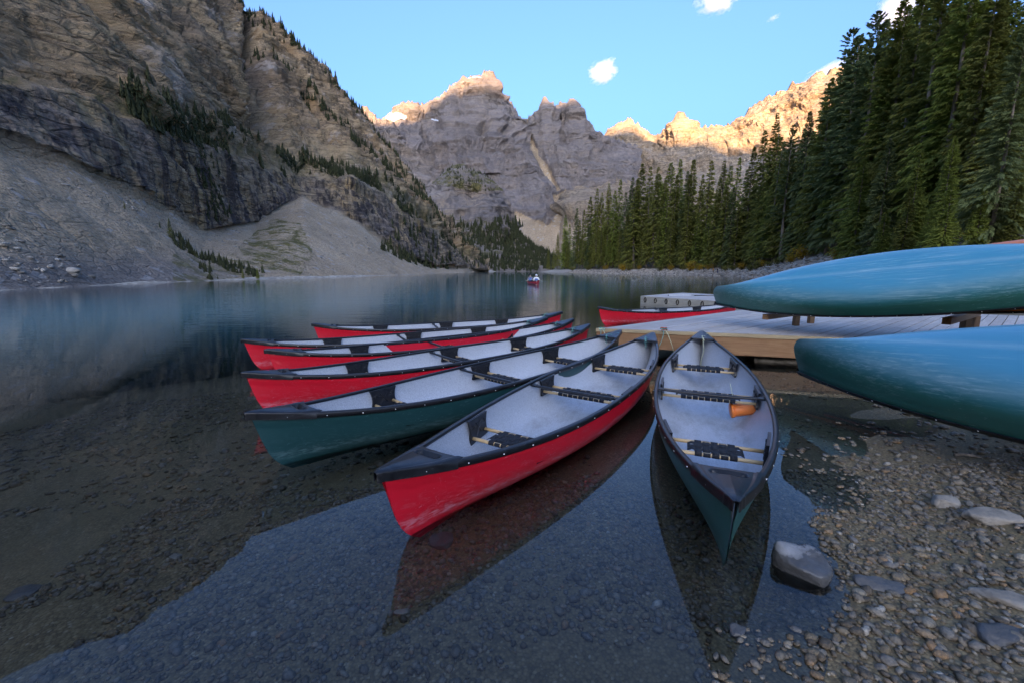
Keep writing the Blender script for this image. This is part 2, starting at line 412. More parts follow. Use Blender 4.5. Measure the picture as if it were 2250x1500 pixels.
M_RIVET = mat_plain("rivet_steel", (0.75, 0.75, 0.75), 0.3, 0.6, 0.05)
M_ROPE_G = mat_plain("green_rope", (0.10, 0.34, 0.30), 0.8, 0.2, 0.5, 90)
M_ROPE_Y = mat_plain("cream_rope", (0.55, 0.55, 0.36), 0.8, 0.2, 0.4, 90)
M_ROPE_R = mat_plain("red_rope", (0.55, 0.09, 0.05), 0.8, 0.2, 0.4, 90)
M_BAILER = mat_plain("orange_plastic", (0.95, 0.21, 0.045), 0.4, 0.4, 0.18, 9)
M_WHITE = mat_plain("white_paint", (0.80, 0.80, 0.80), 0.5)
M_STICKER = mat_plain("pink_sticker", (0.6, 0.03, 0.10), 0.5)
M_RUBBER = mat_plain("black_rubber", (0.05, 0.035, 0.025), 0.8, 0.3, 0.4)

def mat_stone(name, stops, rough=0.6, wet=False, use_attr=False, scale=9):
    t = NT(name); c = t.coord(); r = t.attr("tone") if use_attr else t.rnd()
    col = t.ramp(r, stops)
    n = t.noise(c, scale, 6, 0.65); n2 = t.noise(t.mapv(c, (scale * 0.5, scale * 0.5, scale * 2.2)), 1, 4, 0.6)
    col = t.mix(t.ramp(n, [(0.35, 0.55), (0.6, 0.0)]), col, (0.07, 0.06, 0.05))
    col = t.mix(t.ramp(n2, [(0.58, 0.0), (0.72, 0.35)]), col, (0.36, 0.31, 0.25))
    rg = rough
    if wet:                               # stone darkened and glossy below its drying line
        z = sep(t, t.pos())[2]
        wl = t.math('SUBTRACT', z, t.math('MULTIPLY', t.noise(t.pos(), 9, 4, 0.6), 0.16))
        wm = t.ramp(wl, [(0.005, 1.0), (0.02, 0.0)]) if wet is True else t.math('MULTIPLY', t.ramp(z, [(0.008, 1.0), (0.05, 0.0)]), wet)
        col = t.mix(wm, col, t.mix(0.72, col, (0.012, 0.010, 0.008)))
        rg = t.math('SUBTRACT', rough, t.math('MULTIPLY', wm, 0.35))
    t.bsdf(col, rg, t.bump(n, 0.5, 0.03), 0.4); return t.m
PEB = [(0.0, (0.085, 0.056, 0.032)), (0.25, (0.155, 0.096, 0.049)), (0.45, (0.19, 0.145, 0.10)), (0.62, (0.235, 0.15, 0.073)), (0.78, (0.18, 0.152, 0.126)), (0.9, (0.30, 0.228, 0.15)), (0.97, (0.33, 0.155, 0.055)), (1.0, (0.42, 0.37, 0.30))]
M_PEBBLE = mat_stone("pebbles", PEB, 0.5, use_attr=True, scale=30, wet=0.18)
M_PEBBLE1 = mat_stone("pebble", PEB, 0.5, scale=3, wet=0.18)
M_ROCKWET = mat_stone("wet_boulder", [(0, (0.24, 0.235, 0.235)), (1, (0.27, 0.255, 0.24))], 0.55, wet=True)
M_ROCKPALE = mat_stone("pale_rock", [(0, (0.24, 0.195, 0.15)), (1, (0.31, 0.255, 0.20))], 0.7)
M_ROCKDARK = mat_stone("dark_rock", [(0, (0.06, 0.058, 0.058)), (1, (0.10, 0.09, 0.08))], 0.5)
M_SHORESTONE = mat_stone("shore_stones", [(0, (0.20, 0.165, 0.13)), (0.5, (0.34, 0.275, 0.215)), (1, (0.50, 0.43, 0.36))], 0.8, use_attr=True, scale=1.2)
M_DRIFT = mat_plain("bleached_driftwood", (0.38, 0.345, 0.31), 0.8, 0.2, 0.3, 8)

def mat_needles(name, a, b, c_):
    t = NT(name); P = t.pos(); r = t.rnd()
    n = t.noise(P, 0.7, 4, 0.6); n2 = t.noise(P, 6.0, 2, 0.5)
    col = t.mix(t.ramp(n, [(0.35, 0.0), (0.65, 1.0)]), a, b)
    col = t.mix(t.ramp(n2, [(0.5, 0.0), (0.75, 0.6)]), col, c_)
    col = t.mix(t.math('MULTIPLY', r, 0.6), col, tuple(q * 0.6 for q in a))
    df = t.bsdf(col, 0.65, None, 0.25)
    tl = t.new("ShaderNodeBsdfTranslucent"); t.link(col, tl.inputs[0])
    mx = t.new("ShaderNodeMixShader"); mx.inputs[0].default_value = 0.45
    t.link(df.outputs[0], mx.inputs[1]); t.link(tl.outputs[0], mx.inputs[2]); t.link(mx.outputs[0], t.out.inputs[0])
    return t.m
M_NEEDLE = mat_needles("spruce_needles", (0.19, 0.19, 0.042), (0.27, 0.25, 0.052), (0.37, 0.31, 0.065))
M_NEEDLE2 = mat_needles("fir_needles", (0.21, 0.25, 0.048), (0.29, 0.31, 0.058), (0.40, 0.37, 0.08))
M_NEEDLE3 = mat_needles("blue_green_needles", (0.155, 0.185, 0.068), (0.21, 0.23, 0.08), (0.27, 0.28, 0.10))
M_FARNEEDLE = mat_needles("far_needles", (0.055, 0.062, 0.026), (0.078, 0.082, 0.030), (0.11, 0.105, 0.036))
M_BARK = mat_plain("spruce_bark", (0.22, 0.165, 0.125), 0.9, 0.1, 0.45, 14)
M_YELLOW = mat_needles("golden_leaves", (0.46, 0.25, 0.025), (0.60, 0.37, 0.035), (0.30, 0.24, 0.04))
M_BRUSH = mat_needles("green_leaves", (0.15, 0.16, 0.035), (0.24, 0.20, 0.045), (0.36, 0.25, 0.05))
M_SKIN = mat_plain("skin", (0.55, 0.33, 0.24), 0.5, 0.4, 0.06)
def cloth(n, c): return mat_plain(n, c, 0.85, 0.2, 0.15, 12)

# ---------------------------------------------------------------- the lake and its shores
SHORE_R = [(-30, -14), (0.5, -3.0), (0.95, 0.35)]
for p in [(1640, 1500), (1740, 1400), (1830, 1280), (1845, 1130), (1885, 1020), (1960, 950), (2080, 915)]: SHORE_R.append(tuple(onZ(*p, 0)[:2]))
SHORE_R += [(3.4, 4.1), (4.6, 4.9), (6.2, 6.2), (8.2, 8.6), (11.5, 13), (16.5, 20), (24, 30), (33, 42), (42, 58)]
for p in [(1700, 613), (1650, 609.5), (1560, 606), (1500, 604.2), (1400, 602.6), (1300, 601), (1240, 599.5)]: SHORE_R.append(tuple(onZ(*p, 0)[:2]))
SHORE_R += [(26, 400), (40, 520), (60, 700)]
SHORE_L = [tuple(onZ(*p, 0)[:2]) for p in [(1100, 597.2), (1030, 598.6), (960, 601.0), (900, 604), (800, 607.4), (640, 612), (430, 618), (200, 628), (0, 638)]]
SHORE_L += [(-36, 14), (-34, -8), (-33, -14)]
LAKE = np.array(SHORE_R + [(-10, 720)] + SHORE_L)
def sdf_lake(x, y):
    """distance to the waterline, positive on land"""
    P = np.stack([x, y], -1).reshape(-1, 2); A = LAKE; B = np.roll(LAKE, -1, 0)
    best = np.full(len(P), 1e18); ins = np.zeros(len(P), bool)
    for a, b in zip(A, B):
        d = b - a; t = np.clip(((P - a) @ d) / (d @ d), 0, 1)
        q = P - a - t[:, None] * d; best = np.minimum(best, (q * q).sum(1))
        cond = (a[1] > P[:, 1]) != (b[1] > P[:, 1])
        with np.errstate(divide='ignore', invalid='ignore'):
            xi = (b[0] - a[0]) * (P[:, 1] - a[1]) / (b[1] - a[1]) + a[0]
        ins ^= cond & (P[:, 0] < xi)
    return (np.sqrt(best) * np.where(ins, -1, 1)).reshape(np.shape(x))
HULL_AXES = [((0.741, 4.214), -2.141), ((1.981, 4.171), -1.958), ((-0.079, 4.808), -2.335)]
def ground_z(x, y, noise=True):
    x = np.asarray(x, float); y = np.asarray(y, float)
    d = sdf_lake(x, y)
    if noise:
        q = np.stack([x * 0.5, y * 0.5, x * 0], -1); wob = fbm(q, 4, 3)
        d = d + 0.18 * wob * sstep(0, 3, np.hypot(x, y))
    w = np.minimum(d, 0); dep = -w
    zw = -(0.052 * dep + 0.0045 * dep ** 2); zw = np.maximum(zw, -14 + 3 * np.exp(-dep / 60))
    l = np.maximum(d, 0); far = sstep(9, 45, y)
    near = 0.06 * l + 0.10 * np.maximum(l - 0.35, 0); near = 0.55 * np.tanh(near / 0.55)
    farz = 0.19 * np.minimum(l, 13) + 0.23 * np.maximum(l - 13, 0); farz = 60 * np.tanh(farz / 60)
    hill = 0.30 * np.maximum(x - 0.45 * y - 12, 0) * sstep(14, 30, y)
    zl = near * (1 - far) + farz * far + 40 * np.tanh(hill / 40) * (d > 0)
    z = np.where(d < 0, zw, zl)
    if noise: z = z + 0.02 * fbm(np.stack([x * 2.2, y * 2.2, x * 0], -1), 3, 9) + 0.25 * fbm(np.stack([x * 0.15, y * 0.15, x * 0], -1), 4, 11) * sstep(12, 40, y) * sstep(2, 8, d)
    for (cx, cy), yw in HULL_AXES:
        dx, dy = x - cx, y - cy; al = dx * math.cos(yw) + dy * math.sin(yw); ac = np.abs(-dx * math.sin(yw) + dy * math.cos(yw))
        r = np.hypot(np.maximum(np.abs(al) - 2.30, 0), ac); k = sstep(0.55, 0.22, r)
        z = np.where(k > 0, z * (1 - k) + np.minimum(z, -0.15) * k, z)
    return z
def axis(lo, hi, c, n, k):
    a = math.asinh((lo - c) / k); b = math.asinh((hi - c) / k)
    return c + k * np.sinh(np.linspace(a, b, n))
gx = axis(-260, 420, 0.8, 330, 2.2); gy = axis(-40, 900, 2.6, 330, 2.0)
GX, GY = np.meshgrid(gx, gy, indexing='ij')
GZ = ground_z(GX, GY)
me = mesh_np("lake_shore", np.stack([GX, GY, GZ], -1).reshape(-1, 3), grid_faces(len(gx), len(gy)))
GD = sdf_lake(GX, GY)
attr_f(me, "shingle", sstep(14, 30, GY) * sstep(-3, 0, GD))
attr_f(me, "forest", sstep(16, 32, GY) * sstep(9.5, 13.5, GD + 2.5 * fbm(np.stack([GX * .2, GY * .2, GX * 0], -1), 3, 5)))
ground = tag(obj("lake_shore", me, M_GROUND), "gravel lake bed and shore rising to the forest floor", kind="structure")

# ---------------------------------------------------------------- mountains: lofted from section lines, then broken up by strata and gullies
def loft(rows, nu, segs):
    """rows: polylines of world points (same count) -> (nu, nv, 3)"""
    R = np.array(rows, float)                        # (rows, cols, 3)
    nr, nc, _ = R.shape
    u = np.linspace(0, nc - 1, nu); i = np.minimum(u.astype(int), nc - 2); f = (u - i)[:, None]
    out = []
    RR = R[:, i] * (1 - f) + R[:, i + 1] * f
    parts = []; par = []
    for r in range(nr - 1):
        n = segs[r]; t = (np.arange(n) / n)[:, None, None]
        parts.append(RR[r][None] * (1 - t) + RR[r + 1][None] * t); par.append(r + np.arange(n) / n)
    parts.append(RR[-1][None]); par.append(np.array([nr - 1.0]))
    G = np.concatenate(parts, 0).transpose(1, 0, 2)
    return G, np.concatenate(par), u
def normals(G):
    du = np.gradient(G, axis=0); dv = np.gradient(G, axis=1)
    n = np.cross(du, dv); n /= np.linalg.norm(n, axis=-1, keepdims=True) + 1e-9
    return n
def smooth_rows(G, it=3):
    for _ in range(it):
        G[:, 1:-1] = 0.25 * G[:, :-2] + 0.5 * G[:, 1:-1] + 0.25 * G[:, 2:]
        G[1:-1] = 0.25 * G[:-2] + 0.5 * G[1:-1] + 0.25 * G[2:]
    return G
def pix(G):
    Z = G[..., 2] - CAMH; fw = G[..., 1] * PC - Z * PS
    return 1125 + F * G[..., 0] / fw, 750 - F * (Z * PC + G[..., 1] * PS) / fw
def near_line(px, py, line):
    """distance in px from a polyline"""
    best = np.full(px.shape, 1e9)
    for (x0, y0), (x1, y1) in zip(line[:-1], line[1:]):
        dx, dy = x1 - x0, y1 - y0; t = np.clip(((px - x0) * dx + (py - y0) * dy) / (dx * dx + dy * dy), 0, 1)
        best = np.minimum(best, np.hypot(px - x0 - t * dx, py - y0 - t * dy))
    return best
def in_poly(px, py, poly):
    ins = np.zeros(px.shape, bool); n = len(poly)
    for k in range(n):
        (x0, y0), (x1, y1) = poly[k], poly[(k + 1) % n]
        c = (y0 > py) != (y1 > py)
        with np.errstate(divide='ignore', invalid='ignore'): ins ^= c & (px < (x1 - x0) * (py - y0) / (y1 - y0) + x0)
    return ins

def wallpt(px, py, x0, z0, m):
    """where the pixel's ray meets the slope that rises m per metre westwards from the line X = x0 at height z0"""
    d = ray(px, py); k = d[0] / d[1]; q = d[2] / d[1]
    Y = (z0 - CAMH + m * x0) / (q + m * k); return np.array([k * Y, Y, CAMH + q * Y])

# --- the near mountain across the water (left)
cols = [
    # px shore, scree top, cliff top, ledge back, slab mid, ridge
    dict(s=(-34, -60), w=[(-62, -62, 17), (-66, -62, 27), (-70, -62, 31), (-80, -62, 34), (-110, -62, 40)]),
    dict(s=(-36, 10), w=[(-62, 12, 16), (-67, 12, 26), (-71, 12, 29), (-95, 14, 55), (-130, 20, 75)]),
    dict(p=(0, 638), w=[(0, 305, 58), (0, 200, 63), (0, 188, 66), (30, 0, 84), (-150, 118, 120)]),
    dict(p=(140, 631), w=[(150, 368, 66), (150, 212, 73), (165, 200, 78), (200, 0, 112), (-195, 185, 175)]),
    dict(p=(300, 623), w=[(315, 432, 82), (320, 285, 90), (335, 250, 98), (345, 60, 150), (-245, 290, 235)]),
    dict(p=(450, 617.5), w=[(450, 510, 110), (440, 318, 121), (445, 295, 133), (470, 110, 210), (420, -95, 390)]),
    dict(p=(560, 614), w=[(560, 490, 150), (560, 368, 160), (560, 340, 180), (545, 150, 290), (525, 0, 405)]),
    dict(p=(680, 610.5), w=[(665, 428, 186), (650, 398, 194), (655, 375, 215), (650, 230, 330), (640, 97, 415)]),
    dict(p=(820, 606.6), w=[(790, 495, 200), (765, 402, 212), (760, 380, 235), (760, 305, 330), (760, 226, 425)]),
    dict(p=(900, 604), w=[(880, 562, 230), (855, 440, 245), (850, 422, 270), (850, 385, 340), (850, 337, 430)]),
    dict(p=(960, 601), w=[(945, 588, 290), (930, 500, 305), (930, 484, 330), (930, 472, 380), (930, 452, 435)]),
    dict(p=(1030, 598.6), w=[(1025, 590, 395), (1010, 566, 410), (1005, 556, 420), (1003, 546, 430), (1002, 530, 445)]),
    dict(p=(1075, 597.6), w=[(1072, 592, 470), (1070, 590, 478), (1068, 588, 485), (1066, 586, 490), (1064, 584, 500)]),
]
rows = [[] for _ in range(8)]
for c in cols:
    s = np.array([*c['s'], 0.0]) if 's' in c else onZ(*c['p'], 0.0)
    pts = []
    for k, w in enumerate(c['w']):
        world_pt = w[0] < -30 and ('s' in c or k == 4)
        pts.append(np.array(w, float) if world_pt else atY(*w))
    toe = s + np.array([7.0, 0, -3.0]); rd = pts[-1]
    back = rd + np.array([-110, 60, -rd[2] * 0.55 - 20])
    for r, p in enumerate([toe, s] + pts + [back]): rows[r].append(p)
G, par, u = loft(rows, 620, [6, 90, 70, 16, 110, 120, 14])
G = smooth_rows(G, 3)
PXm, PYm = pix(G)
N = normals(G)
PAR = np.broadcast_to(par[None], G.shape[:2])
if N[300, 150, 2] < 0: N = -N
P = G
scree_m = sstep(2.02, 1.93, PAR + 0.05 * fbm(P * [.05, .05, .05], 3, 21))
scree_m = np.maximum(scree_m, 0)
cliff_m = sstep(1.93, 2.02, PAR) * sstep(3.1, 2.95, PAR)
slab_m = sstep(3.2, 3.8, PAR)
dist = np.clip(P[..., 1], 25, 450)[..., None]
dsc = np.sqrt(P[..., 1].clip(25, 450) / 120.0)               # bigger relief farther away, where the wall itself is bigger
rough = fbm(P * [0.05, 0.05, 0.035], 7, 31, 0.64, ridged=True)
gul = fbm(np.stack([P[..., 0] * .02, P[..., 1] * .05, P[..., 2] * .012], -1), 5, 33, 0.55, ridged=True)
tilt = P[..., 2] + 0.22 * P[..., 1] - 0.10 * P[..., 0] + 3.0 * fbm(P * .02, 3, 35)
lay = vnoise(np.stack([tilt * 0.55, P[..., 1] * .03, P[..., 0] * .03], -1), 37) + 0.6 * vnoise(np.stack([tilt * 1.5, P[..., 1] * .05, P[..., 0] * .05], -1), 38)
vert = fbm(np.stack([P[..., 0] * .16, P[..., 1] * .16, P[..., 2] * .02], -1), 5, 39, 0.6, ridged=True)
rockm = 1 - scree_m
disp = rockm * (3.0 * rough * dsc + 6.0 * gul * slab_m * dsc + 0.9 * lay * dsc * (0.5 + 0.8 * slab_m) + 1.8 * vert * cliff_m * dsc)
disp += scree_m * (0.30 * fbm(P * .5, 4, 41) + 0.8 * fbm(np.stack([P[..., 0] * .03, P[..., 1] * .12, P[..., 2] * .02], -1), 3, 43)) * sstep(0.95, 1.2, PAR)
for line, wd, dp in [([(455, -60), (480, 20), (525, 110), (545, 190), (570, 270), (590, 310)], 15, 20), ([(330, -40), (380, 60), (440, 150), (500, 255), (560, 300)], 12, 13), ([(540, -20), (545, 60), (560, 150), (600, 250)], 9, 11), ([(150, -30), (230, 60), (300, 150), (330, 230)], 12, 5), ([(640, 180), (690, 260), (720, 330)], 8, 5)]:
    disp -= dp * dsc * np.exp(-(near_line(PXm, PYm, line) / wd) ** 2) * rockm
disp *= np.where(PAR < 1.0, 0, 1) * (1 - 0.75 * np.exp(-((PAR - 6) / 0.10) ** 2))
G2 = P + N * disp[..., None]
me = mesh_np("mountain", G2.reshape(-1, 3), grid_faces(*G2.shape[:2]))
attr_f(me, "scree", scree_m)
attr_f(me, "streak", cliff_m)
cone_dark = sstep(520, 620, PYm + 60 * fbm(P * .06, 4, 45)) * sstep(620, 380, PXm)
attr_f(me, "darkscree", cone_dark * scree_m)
grass_poly = [(520, 545), (600, 480), (660, 490), (690, 560), (660, 605), (560, 600)]
gmask = in_poly(PXm, PYm, grass_poly) * 0.9 + np.exp(-((PAR - 3.5) / 0.5) ** 2) * 0.55 + ((PXm > 380) & (PXm < 580) & (PYm > 560)) * 0.7
attr_f(me, "grass", np.clip(gmask, 0, 1))
attr_f(me, "snow", np.zeros(PAR.shape))
mount_left = tag(obj("mountain", me, M_ROCK), "huge brown rock wall with grey scree fans falling into the lake", "mountain", kind="structure")
LEFT_G = G2; LEFT_PX, LEFT_PY, LEFT_PAR = PXm, PYm, PAR

# --- unseen range added far behind the camera, its heights shaped to shade the valley
def crest(name, pts, slope_r, slope_l, seed, label):
    pts = np.array(pts, float); n = 160; k = 26
    u = np.linspace(0, len(pts) - 1, n); i = np.minimum(u.astype(int), len(pts) - 2); f = (u - i)[:, None]
    C = pts[i] * (1 - f) + pts[i + 1] * f
    d = np.gradient(C[:, :2], axis=0); d /= np.linalg.norm(d, axis=1, keepdims=True)
    nr = np.stack([d[:, 1], -d[:, 0]], 1)
    rows_ = []
    for j in range(-k, k + 1):
        s = abs(j) / k; sl = slope_r if j > 0 else slope_l
        wdt = (C[:, 2] + 30) / sl * s
        z = C[:, 2] - wdt * sl
        rows_.append(np.stack([C[:, 0] + np.sign(j) * nr[:, 0] * wdt, C[:, 1] + np.sign(j) * nr[:, 1] * wdt, z], 1))
    Gc = np.array(rows_).transpose(1, 0, 2)
    Gc = Gc + np.stack([0 * Gc[..., 0], 0 * Gc[..., 0], 8 * fbm(Gc * .01, 4, seed)], -1) * (Gc[..., 2:3] > 5)
    m_ = mesh_np(name, Gc.reshape(-1, 3), grid_faces(*Gc.shape[:2]))
    for a in ("scree", "streak", "darkscree", "grass", "snow"): attr_f(m_, a, np.zeros(Gc.shape[:2]))
    return tag(obj(name, m_, M_FAR), label, "mountain", kind="structure")
def crest_pt(e, z): a = -5000.0; d = -SUN_TO; return (d[1] * e + d[0] * a, -d[0] * e + d[1] * a, z)
SHADE_CREST = [crest_pt(e, z) for e, z in [(-3500, 1800), (-560, 1800), (-430, 1930), (-330, 2010), (10, 2000), (230, 2020), (330, 1990), (420, 1900), (537, 1840), (759, 1790), (1200, 1765), (4500, 1765)]]
crest("mountain", SHADE_CREST, 1.0, 1.0, 51, "long unseen range added far behind the dock to shade the valley")

# --- the distant ranges
def far_mountain(name, label, rows_px, nu, segs, seed, scale, masks, amp=1.0, skirt=500, gullies=(), strata=1.0, mat=None):
    rows_ = [[atY(*p) for p in r] for r in rows_px]
    rows_.append([p + np.array([0, skirt, -p[2] * 0.7]) for p in rows_[-1]])
    rows_[0] = [p - np.array([0, 0, 14.0]) for p in rows_[0]]
    G, par, u = loft(rows_, nu, segs + [8])
    G = smooth_rows(G, 2)
    px, py = pix(G); N = normals(G)
    if N[nu // 2, G.shape[1] // 3, 1] > 0: N = -N
    nr = len(rows_) - 2
    PAR = np.broadcast_to(par[None], G.shape[:2])
    S = scale
    warp = np.stack([fbm(G / (S * 1.4), 3, seed + 50), fbm(G / (S * 1.4), 3, seed + 60), fbm(G / (S * 1.4), 3, seed + 70)], -1) * 0.35
    q = G / S + warp
    ribs = fbm(np.stack([q[..., 0] * 1.8, q[..., 1] * .6, q[..., 2] * 0.5], -1), 7, seed, 0.62, ridged=True)
    body = fbm(q * 0.8, 7, seed + 7, 0.60, ridged=True)
    lvl = G[..., 2] / S * 5 + 0.8 * fbm(q * .6, 3, seed + 9) + 0.25 * G[..., 0] / S
    lay = vnoise(np.stack([lvl, q[..., 0] * .4, q[..., 1] * .4], -1), seed + 11) + 0.7 * vnoise(np.stack([lvl * 2.6, q[..., 0] * .6, q[..., 1] * .6], -1), seed + 12)
    disp = S * amp * (0.36 * ribs + 0.34 * body + 0.075 * strata * lay)
    top = np.exp(-((PAR - nr) / 0.35) ** 2)
    smoothm = np.zeros(px.shape)
    if 'scree' in masks:
        jx = 7 * fbm(G / (S * .25), 4, seed + 21); jy = 7 * fbm(G / (S * .25), 4, seed + 22)
        for poly in masks['scree']: smoothm = np.maximum(smoothm, in_poly(px + jx, py + jy, poly) * 1.0)
    disp *= (1 - 0.82 * top) * sstep(0.0, 0.9, PAR)
    for line, wd, dp in gullies: disp -= dp * np.exp(-(near_line(px, py, line) / wd) ** 2)
    soft = smooth_rows(smoothm[..., None].copy(), 4)[..., 0]
    disp = disp * (1 - 0.80 * soft)
    G2 = G + N * [1, 1, 0.3] * disp[..., None]
    # jagged skyline
    G2[..., 2] += np.exp(-((PAR - nr) / 0.12) ** 2) * S * 0.13 * fbm(np.stack([G[..., 0] / S * 10, G[..., 0] * 0, G[..., 0] * 0], -1), 5, seed + 30, 0.6, ridged=True)
    m_ = mesh_np(name, G2.reshape(-1, 3), grid_faces(*G2.shape[:2]))
    snow = np.zeros(px.shape)
    for poly in masks.get('snow', []): snow = np.maximum(snow, in_poly(px + 3 * fbm(G / (S * .1), 3, seed + 41), py + 3 * fbm(G / (S * .1), 3, seed + 42), poly) * 1.0)
    grass = np.zeros(px.shape)
    for poly in masks.get('grass', []): grass = np.maximum(grass, in_poly(px, py, poly) * 0.8)
    streak = np.full(px.shape, 0.35)  # base streaking paints in relief shade that the flat light leaves out
    for poly in masks.get('streak', []): streak = np.maximum(streak, in_poly(px, py, poly) * 0.8)
    attr_f(m_, "scree", smoothm); attr_f(m_, "streak", streak); attr_f(m_, "darkscree", smoothm * 0)
    attr_f(m_, "grass", grass); attr_f(m_, "snow", snow)
    tag(obj(name, m_, mat or M_FAR), label, "mountain", kind="structure")
    return G2, px, py

def chain(xs, ys, Ys): return [(x, y, Y) for x, y, Y in zip(xs, ys, Ys)]
# central massif
xs = [800, 850, 885, 912, 930, 985, 1000, 1043, 1078, 1100, 1140, 1157, 1200, 1222, 1258, 1285, 1310, 1340, 1400]
ridge = [275, 263, 230, 224, 240, 210, 187, 163, 168, 212, 258, 270, 224, 242, 220, 266, 297, 308, 330]
n = len(xs); Yr = [1450] * n
mid1 = [r + 0.30 * (560 - r) for r in ridge]; mid1 = [0.5 * a + 0.5 * 330 for a in mid1]
far_mountain("mountain", "central massif of grey layered rock with snow on its summit", [
    chain([x * 0.94 + 72 for x in xs], [606] * n, [880] * n),
    chain([x * 0.96 + 48 for x in xs], [565] * n, [940] * n),
    chain([x * 0.97 + 36 for x in xs], [470] * n, [1080] * n),
    chain([x * 0.985 + 18 for x in xs], [400] * n, [1220] * n),
    chain(xs, mid1, [1290] * n),
    chain(xs, [0.55 * r + 0.45 * m for r, m in zip(ridge, mid1)], [1400] * n),
    chain(xs, ridge, Yr)], 560, [20, 60, 60, 60, 60, 70], 60, 165,
    dict(scree=[[(1100, 452), (1130, 470), (1165, 480), (1205, 500), (1225, 470), (1215, 440), (1240, 425), (1255, 440), (1240, 470), (1262, 500), (1290, 520), (1300, 600), (1060, 600), (1090, 520)],
                [(1150, 262), (1160, 262), (1180, 330), (1205, 375), (1232, 425), (1222, 430), (1190, 385), (1168, 330)]],
         snow=[[(1000, 193), (1022, 187), (1056, 178), (1058, 182), (1030, 193), (1005, 198)], [(975, 210), (993, 203), (990, 207), (976, 213)], [(842, 262), (900, 264), (898, 272), (875, 276), (858, 268)], [(955, 274), (985, 270), (975, 280)]]),
    0.8, 400, [([(1153, 262), (1175, 330), (1200, 375), (1235, 430)], 9, 16), ([(930, 300), (950, 340), (960, 400)], 8, 16), ([(1092, 200), (1060, 300), (1085, 380)], 7, 14)], mat=M_CENTRE)
# sunlit spur on its left
xs = [690, 740, 785, 800, 835, 862, 885, 915, 940, 980]; ridge = [300, 262, 243, 237, 263, 274, 305, 350, 395, 450]; n = len(xs)
far_mountain("mountain", "small rock spur catching orange sunlight beside the brown wall", [
    chain(xs, [600] * n, [900] * n), chain(xs, [500] * n, [1080] * n), chain(xs, [max(400, r + 40) for r in ridge], [1200] * n),
    chain(xs, [0.5 * max(390, r + 20) + 0.5 * r for r in ridge], [1270] * n), chain(xs, ridge, [1330] * n)], 260, [20, 40, 40, 40], 80, 170, {}, 0.9, 260)
# right-hand range in the sun
xs = [1225, 1255, 1285, 1320, 1345, 1380, 1412, 1436, 1470, 1497, 1522, 1546, 1600, 1650, 1690, 1760, 1800, 1845, 1880, 1960, 2080, 2250]
ridge = [520, 440, 372, 318, 283, 265, 286, 306, 281, 253, 281, 285, 279, 245, 216, 184, 168, 157, 165, 190, 200, 240]; n = len(xs)
Yr = [1790, 1770, 1755, 1740, 1720, 1700, 1700, 1690, 1680, 1660, 1650, 1640, 1620, 1600, 1580, 1540, 1500, 1480, 1460, 1430, 1400, 1350]
far_mountain("mountain", "long pale range in warm sunlight rising behind the conifers", [
    chain(xs, [604] * n, [820] * n), chain(xs, [max(450, r + 30) for r in ridge], [1050] * n), chain(xs, [max(400 - 0.05 * (x - 1290), r + 20) for x, r in zip(xs, ridge)], [Y * .78 for Y in Yr]),
    chain(xs, [0.5 * max(395 - 0.05 * (x - 1290), r + 15) + 0.5 * r for x, r in zip(xs, ridge)], [Y * .89 for Y in Yr]),
    chain(xs, ridge, Yr)], 620, [14, 30, 70, 80], 90, 190, dict(scree=[[(1222, 445), (1236, 425), (1252, 430), (1248, 462), (1275, 500), (1320, 540), (1340, 610), (1180, 610)]]), 1.0, 420, mat=M_PALE)
# dark buttress at the head of the lake
xs = [880, 925, 950, 985, 1020, 1060, 1090, 1105, 1140, 1165, 1200, 1230]; ridge = [520, 468, 420, 376, 366, 388, 440, 498, 530, 560, 586, 592]; n = len(xs)
BUT = far_mountain("mountain", "dark rounded rock buttress above the forest at the lake head", [
    chain([x * .9 + 112 for x in xs], [602] * n, [560] * n),
    chain(xs, [max(r, 0.75 * 575 + .25 * r) for r in ridge], [720] * n), chain(xs, [0.42 * 560 + 0.58 * r if r < 560 else r for r in ridge], [770] * n),
    chain(xs, [0.2 * 560 + 0.8 * r if r < 560 else r for r in ridge], [800] * n), chain(xs, ridge, [880] * n)], 260, [40, 40, 40, 30], 95, 110,
    dict(streak=[[(1000, 430), (1095, 430), (1110, 520), (940, 520)]], grass=[[(960, 360), (1070, 375), (1100, 430), (960, 410)], [(1000, 485), (1050, 490), (1130, 540), (1190, 590), (990, 590)]]), 0.8, 200)
# ---------------------------------------------------------------- canoes
CL, CB = 5.2, 0.95
def c_b(t): return CB / 2 * (1 - np.abs(t) ** 2.25) + 0.006
def c_zk(t): return -0.07 + 0.05 * np.abs(t) ** 3
def c_zs(t): return 0.33 + 0.15 * np.abs(t) ** 3.2
def c_n(t): return 2.9 - 1.75 * np.abs(t) ** 1.4
def c_y(t, v):
    a = 1 - v; return t * (CL / 2 - 0.13 * a - 0.12 * a ** 6)
def c_surf(t, s, inset=0.0, lift=0.0):
    """s in -1..1 across the section: -1 left gunwale, 0 keel, 1 right gunwale"""
    th = np.abs(s) * math.pi / 2; n = c_n(t)
    w = np.sin(th) ** (2 / n); v = 1 - np.clip(np.cos(th), 0, 1) ** (2 / n)
    b = np.maximum(c_b(t) - inset, 0.0006)
    step = 0.006 * sstep(0.80, 0.83, v) * (inset == 0)
    zk = c_zk(t) + lift
    return np.stack([np.sign(s) * (b * w + step), c_y(t, v) * (1 - inset / (CL / 2)), zk + (c_zs(t) - zk) * v], -1)
tt = np.sin(np.linspace(-math.pi / 2, math.pi / 2, 101)); tt = 0.6 * tt + 0.4 * np.linspace(-1, 1, 101)
ss = np.linspace(-1, 1, 57)
TT, SS = np.meshgrid(tt, ss, indexing='ij')
def hull_mesh(name): return mesh_np(name, c_surf(TT, SS).reshape(-1, 3), grid_faces(len(tt), len(ss)))
